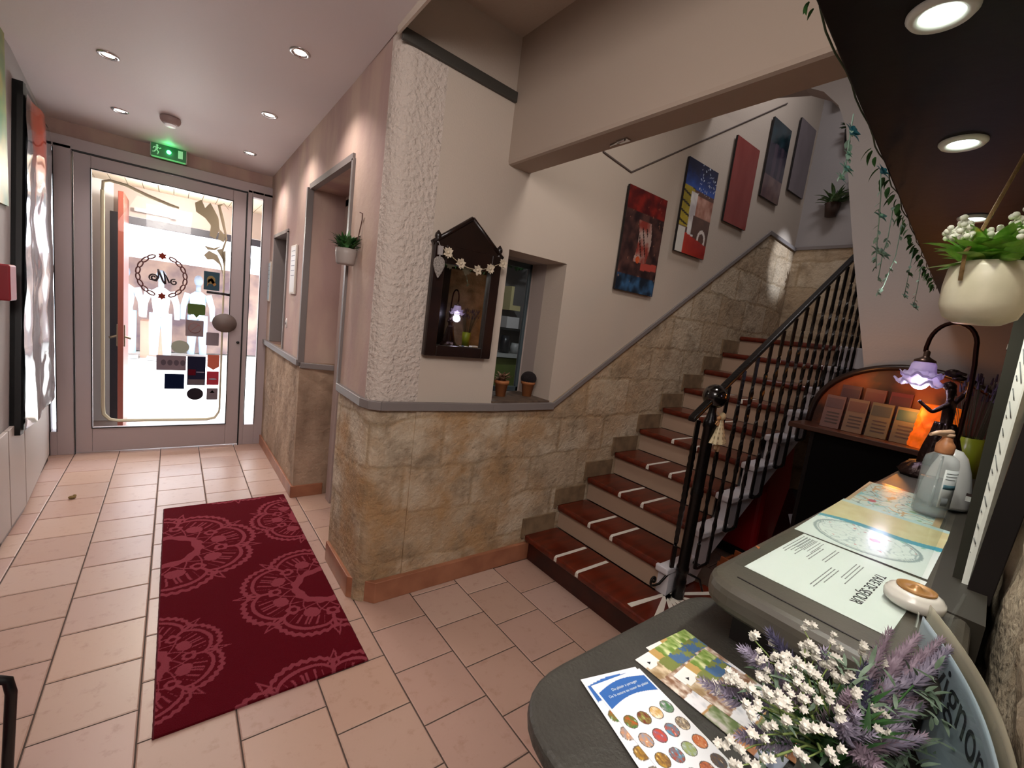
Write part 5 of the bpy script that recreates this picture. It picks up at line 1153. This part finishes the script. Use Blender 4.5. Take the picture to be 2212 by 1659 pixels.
def coll(s):
    def f(u,v):
        w_=.015; c=h2('C49A4E')
        if v>.90: return h2('ECEBE6') if u<.34 else (h2('C89B4C') if u<.5 else mix(h2('6F9A2E'),h2('D8DCA0'),max(0,min(1,.4+fb(u*9,v*9,s)))))
        if v>.78:
            n=fb(u*9,v*14,s); return mix(h2('7E8A3A'),h2('3F6A9C'),1 if u>.55 and n>-.1 else 0) if u>.3 else mix(h2('9A7A4A'),h2('D8C4A0'),max(0,min(1,.5+n)))
        if v>.60:
            n=fb(u*12,v*16,s+2); return mix(h2('8A5A3A'),h2('E0D8CC'),max(0,min(1,.5+n)))
        if v>.47: return mix(h2('E4E6EA'),h2('AAB4C0'),max(0,min(1,fb(u*7,v*9,s+1))))
        if abs(v-.465)<.008 or abs(v-.27)<.006: return h2('C08A42')
        if v>.27:
            n=fb(u*8,v*11,s+3); return mix(h2('5E7A34'),h2('C9C0BC'),max(0,min(1,.35+n*1.2))) if u<.9 else h2('7A8E4A')
        if v>.13: return mix(h2('A85A28'),h2('E0904A'),max(0,min(1,.5+fb(u*10,v*12,s+5))))
        return mix(h2('AEBFE0'),h2('DCE2EE'),max(0,min(1,.5+fb(u*4,v*6,s))))
    return lambda u,v:(lambda c:mix(c,(sum(c)/3,)*3,.22))(f(u+.01*nz(u*20,v*20,s),v+.006*nz(u*18,v*18,s+3)))
def leafl(name,label,tl,tr,L,fn,z,group=None,wd=None,nx=70,ny=140,stack=1):
    tl=Vector((*tl,z)); tr=Vector((*tr,z)); ux=(tr-tl).normalized(); wd=wd or (tr-tl).length; dn=Vector((ux.y,-ux.x,0))
    t=thing(name,label,'leaflet',tl,(0,0,math.atan2(ux.y,ux.x)),group)
    grid('printed_sheet',wd,L,nx,ny,fn,m_attr,t,Matrix.Translation((0,-L,.0008)),solid=.0007); return t
leafl('tourist_leaflet','tourist leaflet with photo collage, deepest and farthest of the fanned ones','%s'and (.628,.358),(.733,.352),.21,coll(1),ZL,'collage tourist leaflets')
leafl('tourist_leaflet','tourist leaflet with white corner tab lying half under the circles leaflet','%s'and (.587,.349),(.690,.350),.21,coll(1),ZL+.0010,'collage tourist leaflets')
leafl('tourist_leaflet','tourist leaflet with photo collage nearest to the flower bouquet','%s'and (.612,.297),(.715,.305),.21,coll(1),ZL+.0020,'collage tourist leaflets')
leafl('circles_leaflet','white leaflet with blue band, mostly hidden under the one with photo circles','%s'and (.477,.363),(.572,.338),.21,circ,ZL+.0030,'leaflets with photo circles')
lf=leafl('circles_leaflet','top white leaflet covered with round photos under a wavy blue band','%s'and (.481,.3465),(.574,.332),.215,circ,ZL+.0040,'leaflets with photo circles',nx=150,ny=300)
for k,(body) in enumerate(('De la nature au coeur du plaisir','Du plaisir a partager')):
    text('band_text',body,.0058,Matrix.Translation((.012+.012*k,-.0215-.0085*k*-1-.006,.0013))@Matrix.Rotation(.0,4,'Z'),m_paper,lf,.0001)
text('number','1',.012,Matrix.Translation((.072,-.205,.0013)),ink,lf,.0001)
for t_ in [o for o in COL.objects if o.name.startswith('tourist_leaflet') and o.parent is None]:
    MB().prism([(.004,-.004),(.026,-.004),(.026,-.022),(.022,-.026),(.004,-.026)],.0009,.0012).build('white_corner_tab',m_paper,t_)
    MB().prism([(.012,-.013),(.018,-.016),(.012,-.019)],.0012,.0014).build('arrow_mark',ink,t_)
# ================================================================== BOUQUET
bq=thing('flower_bouquet','bouquet of artificial lavender and white gypsophila standing on the lower counter','bouquet',(.60,.10,1.1395))
MB().lathe([(0,0),(.028,0),(.030,.004),(.026,.03),(.032,.065),(.030,.065),(.024,.03),(0,.01)],24).build('small_vase',M('grey_green_vase','4A4F45',.4),bq)
rb=random.Random(44)
def lav(tip,L,mt,mid=None):
    base=Vector((.0,.0,.06))+Vector((rb.random()-.5,rb.random()-.5,0))*.03; tip=Vector(tip); d=(tip-base)
    c=base+d*.5+Vector((0,0,.012)); pts=[]
    for k in range(13):
        t_=k/12; pts.append(base*(1-t_)**2+c*2*t_*(1-t_)+tip*t_**2)
    b=MB().tube(pts[:10],.0011,5); lv=b.build('lavender_sprig',m_dkgreen,bq)
    bb=MB(); T=(pts[-1]-pts[-4]).normalized(); n_=int(L/.0036)
    s0=T.orthogonal().normalized(); s1=T.cross(s0)
    for k in range(n_):
        q=k/n_; c=tip-T*L*(1-q); r=(.0105*(1-.6*q)+.001)
        for j in range(7):
            a=2*PI*j/7+k*.5+rb.random()*.3; o=(s0*math.cos(a)+s1*math.sin(a)); leaf(bb,c,o*1.1+T*(.5+.6*rb.random()),r*1.6,r*.36,up=T,curl=-.2,n=1)
    bb.build('bloom_spike',mt,lv)
m_lav2=M('dark_lavender_bud','3C3A52',.7,var='5E5A78',vs=60); m_lav3=M('pink_lavender','85717F',.7,var='AD9AA8',vs=60)
cb=Vector((.60,.10,1.1395))
def at(px,py,d): return RC(px,py,d)-cb
for px,py,d,L,mt in ((1600,1400,.50,.075,m_lav),(1555,1480,.49,.06,m_lav),(1925,1360,.56,.07,m_lav3),(2035,1380,.58,.085,m_lav3),(2040,1405,.57,.085,m_lav),(1985,1372,.58,.07,m_lav3),(2015,1500,.56,.075,m_lav3),(1990,1525,.54,.06,m_lav),(1720,1450,.50,.05,m_lav3),(1840,1500,.46,.06,m_lav3),(1850,1540,.45,.05,m_lav),(2000,1590,.50,.06,m_lav3),(1965,1570,.50,.05,m_lav),(1900,1650,.44,.05,m_lav3),(1660,1360,.53,.028,m_lav2),(1675,1380,.53,.03,m_lav2),(1780,1400,.52,.03,m_lav),(1895,1440,.55,.07,m_lav),(1950,1420,.57,.07,m_lav),(1870,1430,.53,.05,m_lav2),(1930,1480,.54,.06,m_lav),(1620,1600,.46,.05,m_lav),(1960,1460,.56,.06,m_lav3),(2015,1430,.57,.06,m_lav),(1880,1590,.47,.05,m_lav)):
    lav(at(px,py,d),L*1.15,mt)
    if py>1370 and L>.045: lav(at(px+(rb.random()-.6)*70,py+(rb.random()-.2)*60,d-.01),L*.95,mt)
def blossom(b,c,r,d):
    d=Vector(d).normalized(); s=d.orthogonal().normalized(); t_=d.cross(s); c=Vector(c)
    for k in range(9):
        a=2*PI*k/9; o=s*math.cos(a)+t_*math.sin(a); leaf(b,c,o*.8+d*(.7+.5*(k%2)),r*1.1,r*.9,up=d,curl=.2,n=1)
    b.ball(c-d*r*.1,r*.55,8,6)
spr=[[(1735,1358,.55),(1795,1388,.54),(1740,1400,.52)],[(1625,1378,.54),(1665,1390,.53),(1650,1425,.52)],[(1572,1450,.49),(1590,1470,.48),(1605,1483,.48),(1540,1478,.49)],[(1740,1395,.50),(1710,1430,.50),(1700,1415,.51),(1760,1420,.50)],[(1690,1420,.48),(1680,1440,.47),(1730,1440,.48)],[(1760,1460,.47),(1775,1480,.46),(1720,1475,.46),(1790,1440,.49)],[(1635,1520,.46),(1620,1540,.45),(1660,1500,.46)],[(1730,1510,.45),(1765,1515,.44),(1700,1530,.44)],[(1655,1570,.45),(1630,1590,.44)],[(1735,1575,.43),(1775,1575,.43)],[(1810,1535,.44),(1845,1500,.45)],[(1575,1600,.45),(1600,1622,.44)],[(1790,1625,.42),(1735,1640,.42)],[(1900,1580,.48),(1905,1540,.50)],[(1860,1410,.53),(1905,1425,.55)],[(1680,1500,.46),(1700,1560,.44)],[(1640,1465,.48),(1655,1450,.49)],[(1820,1470,.48),(1800,1420,.50),(1790,1500,.46)],[(1595,1655,.43),(1650,1640,.43)]]
for g_ in spr:
    b=MB(); base=Vector((0,0,.065)); tips=[at(*q) for q in g_]; mid=sum(tips,Vector())/len(tips); fork=base.lerp(mid,.72)+Vector((0,0,.004))
    b.tube([base,base.lerp(fork,.5)+Vector((rb.random()-.5,rb.random()-.5,.3))*.02,fork],.0013,5)
    for q in tips: b.tube([fork,fork.lerp(q,.5)+Vector((rb.random()-.5,rb.random()-.5,rb.random()))*.006,q],.0008,4)
    s_=b.build('white_flower_sprig',M('pale_green_stem','7E9250',.6),bq)
    b=MB()
    for q in tips:
        for e in range(3):
            o=Vector((rb.random()-.5,rb.random()-.5,rb.random()-.5))*(.016 if e else 0); blossom(b,q+o,.0046+.002*rb.random(),Vector((0,0,1))+o*40-Vector(F)*.6)
    b.build('white_blossoms',m_petal,s_)
b=MB()
for k in range(420):
    px,py=1640+400*rb.random(),1440+260*rb.random(); c=at(px,py,.46+.10*rb.random()+(px-1640)/400*.04); leaf(b,c,(rb.random()-.5,rb.random()-.5,.6*rb.random()),.014+.016*rb.random(),.0055,n=2)
b.build('grey_green_leaves',M('grey_green_leaf','4A6248',.6,var='7E9480',vs=50),bq)
b=MB()
for k in range(60):
    c=Vector((rb.random()-.5,rb.random()-.5,0)).normalized()*.035*rb.random()+Vector((.0,0,.075)); leaf(b,c,(rb.random()-.5,rb.random()-.5,.9),.05+.03*rb.random(),.010,n=2)
b.build('inner_leaves',m_dkgreen,bq)
# ================================================================== CLEAR HOLDER WITH THE AVIGNON LEAFLETS
ah=thing('acrylic_leaflet_holder','clear curved acrylic holder with grey Avignon leaflets behind the bouquet','leaflet holder',(.74,.04,1.14))
A_=Vector((.862,.082,1.30)); B_=Vector((.50,-.030,1.30))
ux=(A_-B_).normalized(); wid=(A_-B_).length
nrm=Vector((-ux.y,ux.x,0))*1
def curve_sheet(x0,x1,z0,z1,off,bow,mt,name,th=.0015,fn=None):
    b=MB(); vs=[];cols=[];n1,n2=30,16
    for j in range(n2+1):
        for i in range(n1+1):
            u,v=i/n1,j/n2; s_=x0+(x1-x0)*u; p=B_+ux*s_; p=Vector((p.x,p.y,z0+(z1-z0)*v-.035*((s_/wid-.5)*2)**2*0)); q=s_/wid
            p+=nrm*(off+bow*math.sin(PI*q)); vs.append(p-Vector((0,0,.045*max(0,q-.80)**1*0)))
            if fn: cols.append(lin(fn(u,v)))
    b.add(vs,[(j*(n1+1)+i,j*(n1+1)+i+1,(j+1)*(n1+1)+i+1,(j+1)*(n1+1)+i) for j in range(n2) for i in range(n1)],True)
    if fn: b.col=cols
    return b.build(name,mt,ah,solid=th)
curve_sheet(0,wid,1.145,1.303,.004,-.020,m_acryl,'acrylic_front')
curve_sheet(0,wid,1.145,1.318,-.006,-.020,M('milky_acrylic_edge','C2BCA4',.25,alpha=.55),'acrylic_back')
curve_sheet(.0,wid*.99,1.146,1.300,.000,-.020,m_attr,'grey_leaflet',.0008,lambda u,v: mix(h2('BDBDCA'),h2('A9BFC8'),.5+.5*math.sin(u*3)))
# lettering bent along the leaflet, reading away from the lens
tx=bpy.data.curves.new('tmp','FONT'); tx.body='avignon'; tx.size=.062; tx.extrude=.0002
to=bpy.data.objects.new('tmp',tx); me=bpy.data.meshes.new_from_object(to); bpy.data.objects.remove(to)
Wt=max(v.co.x for v in me.vertices)
for v in me.vertices:
    s_=wid*.90-v.co.x*1.15; q=s_/wid; p=B_+ux*s_; p=Vector((p.x,p.y,1.246+v.co.y))+nrm*(.0013-.020*math.sin(PI*q)+v.co.z); v.co=p
me.materials.clear(); me.materials.append(M('dark_teal_ink','2C3238',.6)); o=bpy.data.objects.new('avignon_lettering',me); COL.objects.link(o); o.parent=ah
reroot(ah,(.74,.04,1.14))
# ================================================================== CHAIR AT THE LOWER LEFT CORNER
ch=thing('metal_frame_chair','black metal-framed chair with a red seat at the lower left corner','chair',(-.522,1.20,0))
for s_ in (-1,1):
    MB().tube([(-.22,s_*.24,0),(-.22,s_*.24,.45),(-.24,s_*.24,.88)],.011,8).build('rear_leg',m_blackp,ch)
    MB().tube([(.20,s_*.24,0),(.21,s_*.24,.40),(.22,s_*.24,.60),(.215,s_*.24,.635),(.19,s_*.24,.65),(.0,s_*.24,.65),(-.22,s_*.24,.65)],.011,10).build('arm_and_front_leg',m_blackp,ch)
MB().box(-.22,.20,-.23,.23,.43,.48).build('seat',M('red_seat_fabric','5E0F14',.8),ch,bevel=.015)
MB().box(-.25,-.225,-.22,.22,.60,.90).build('backrest',MATS['red_seat_fabric'],ch,bevel=.01)
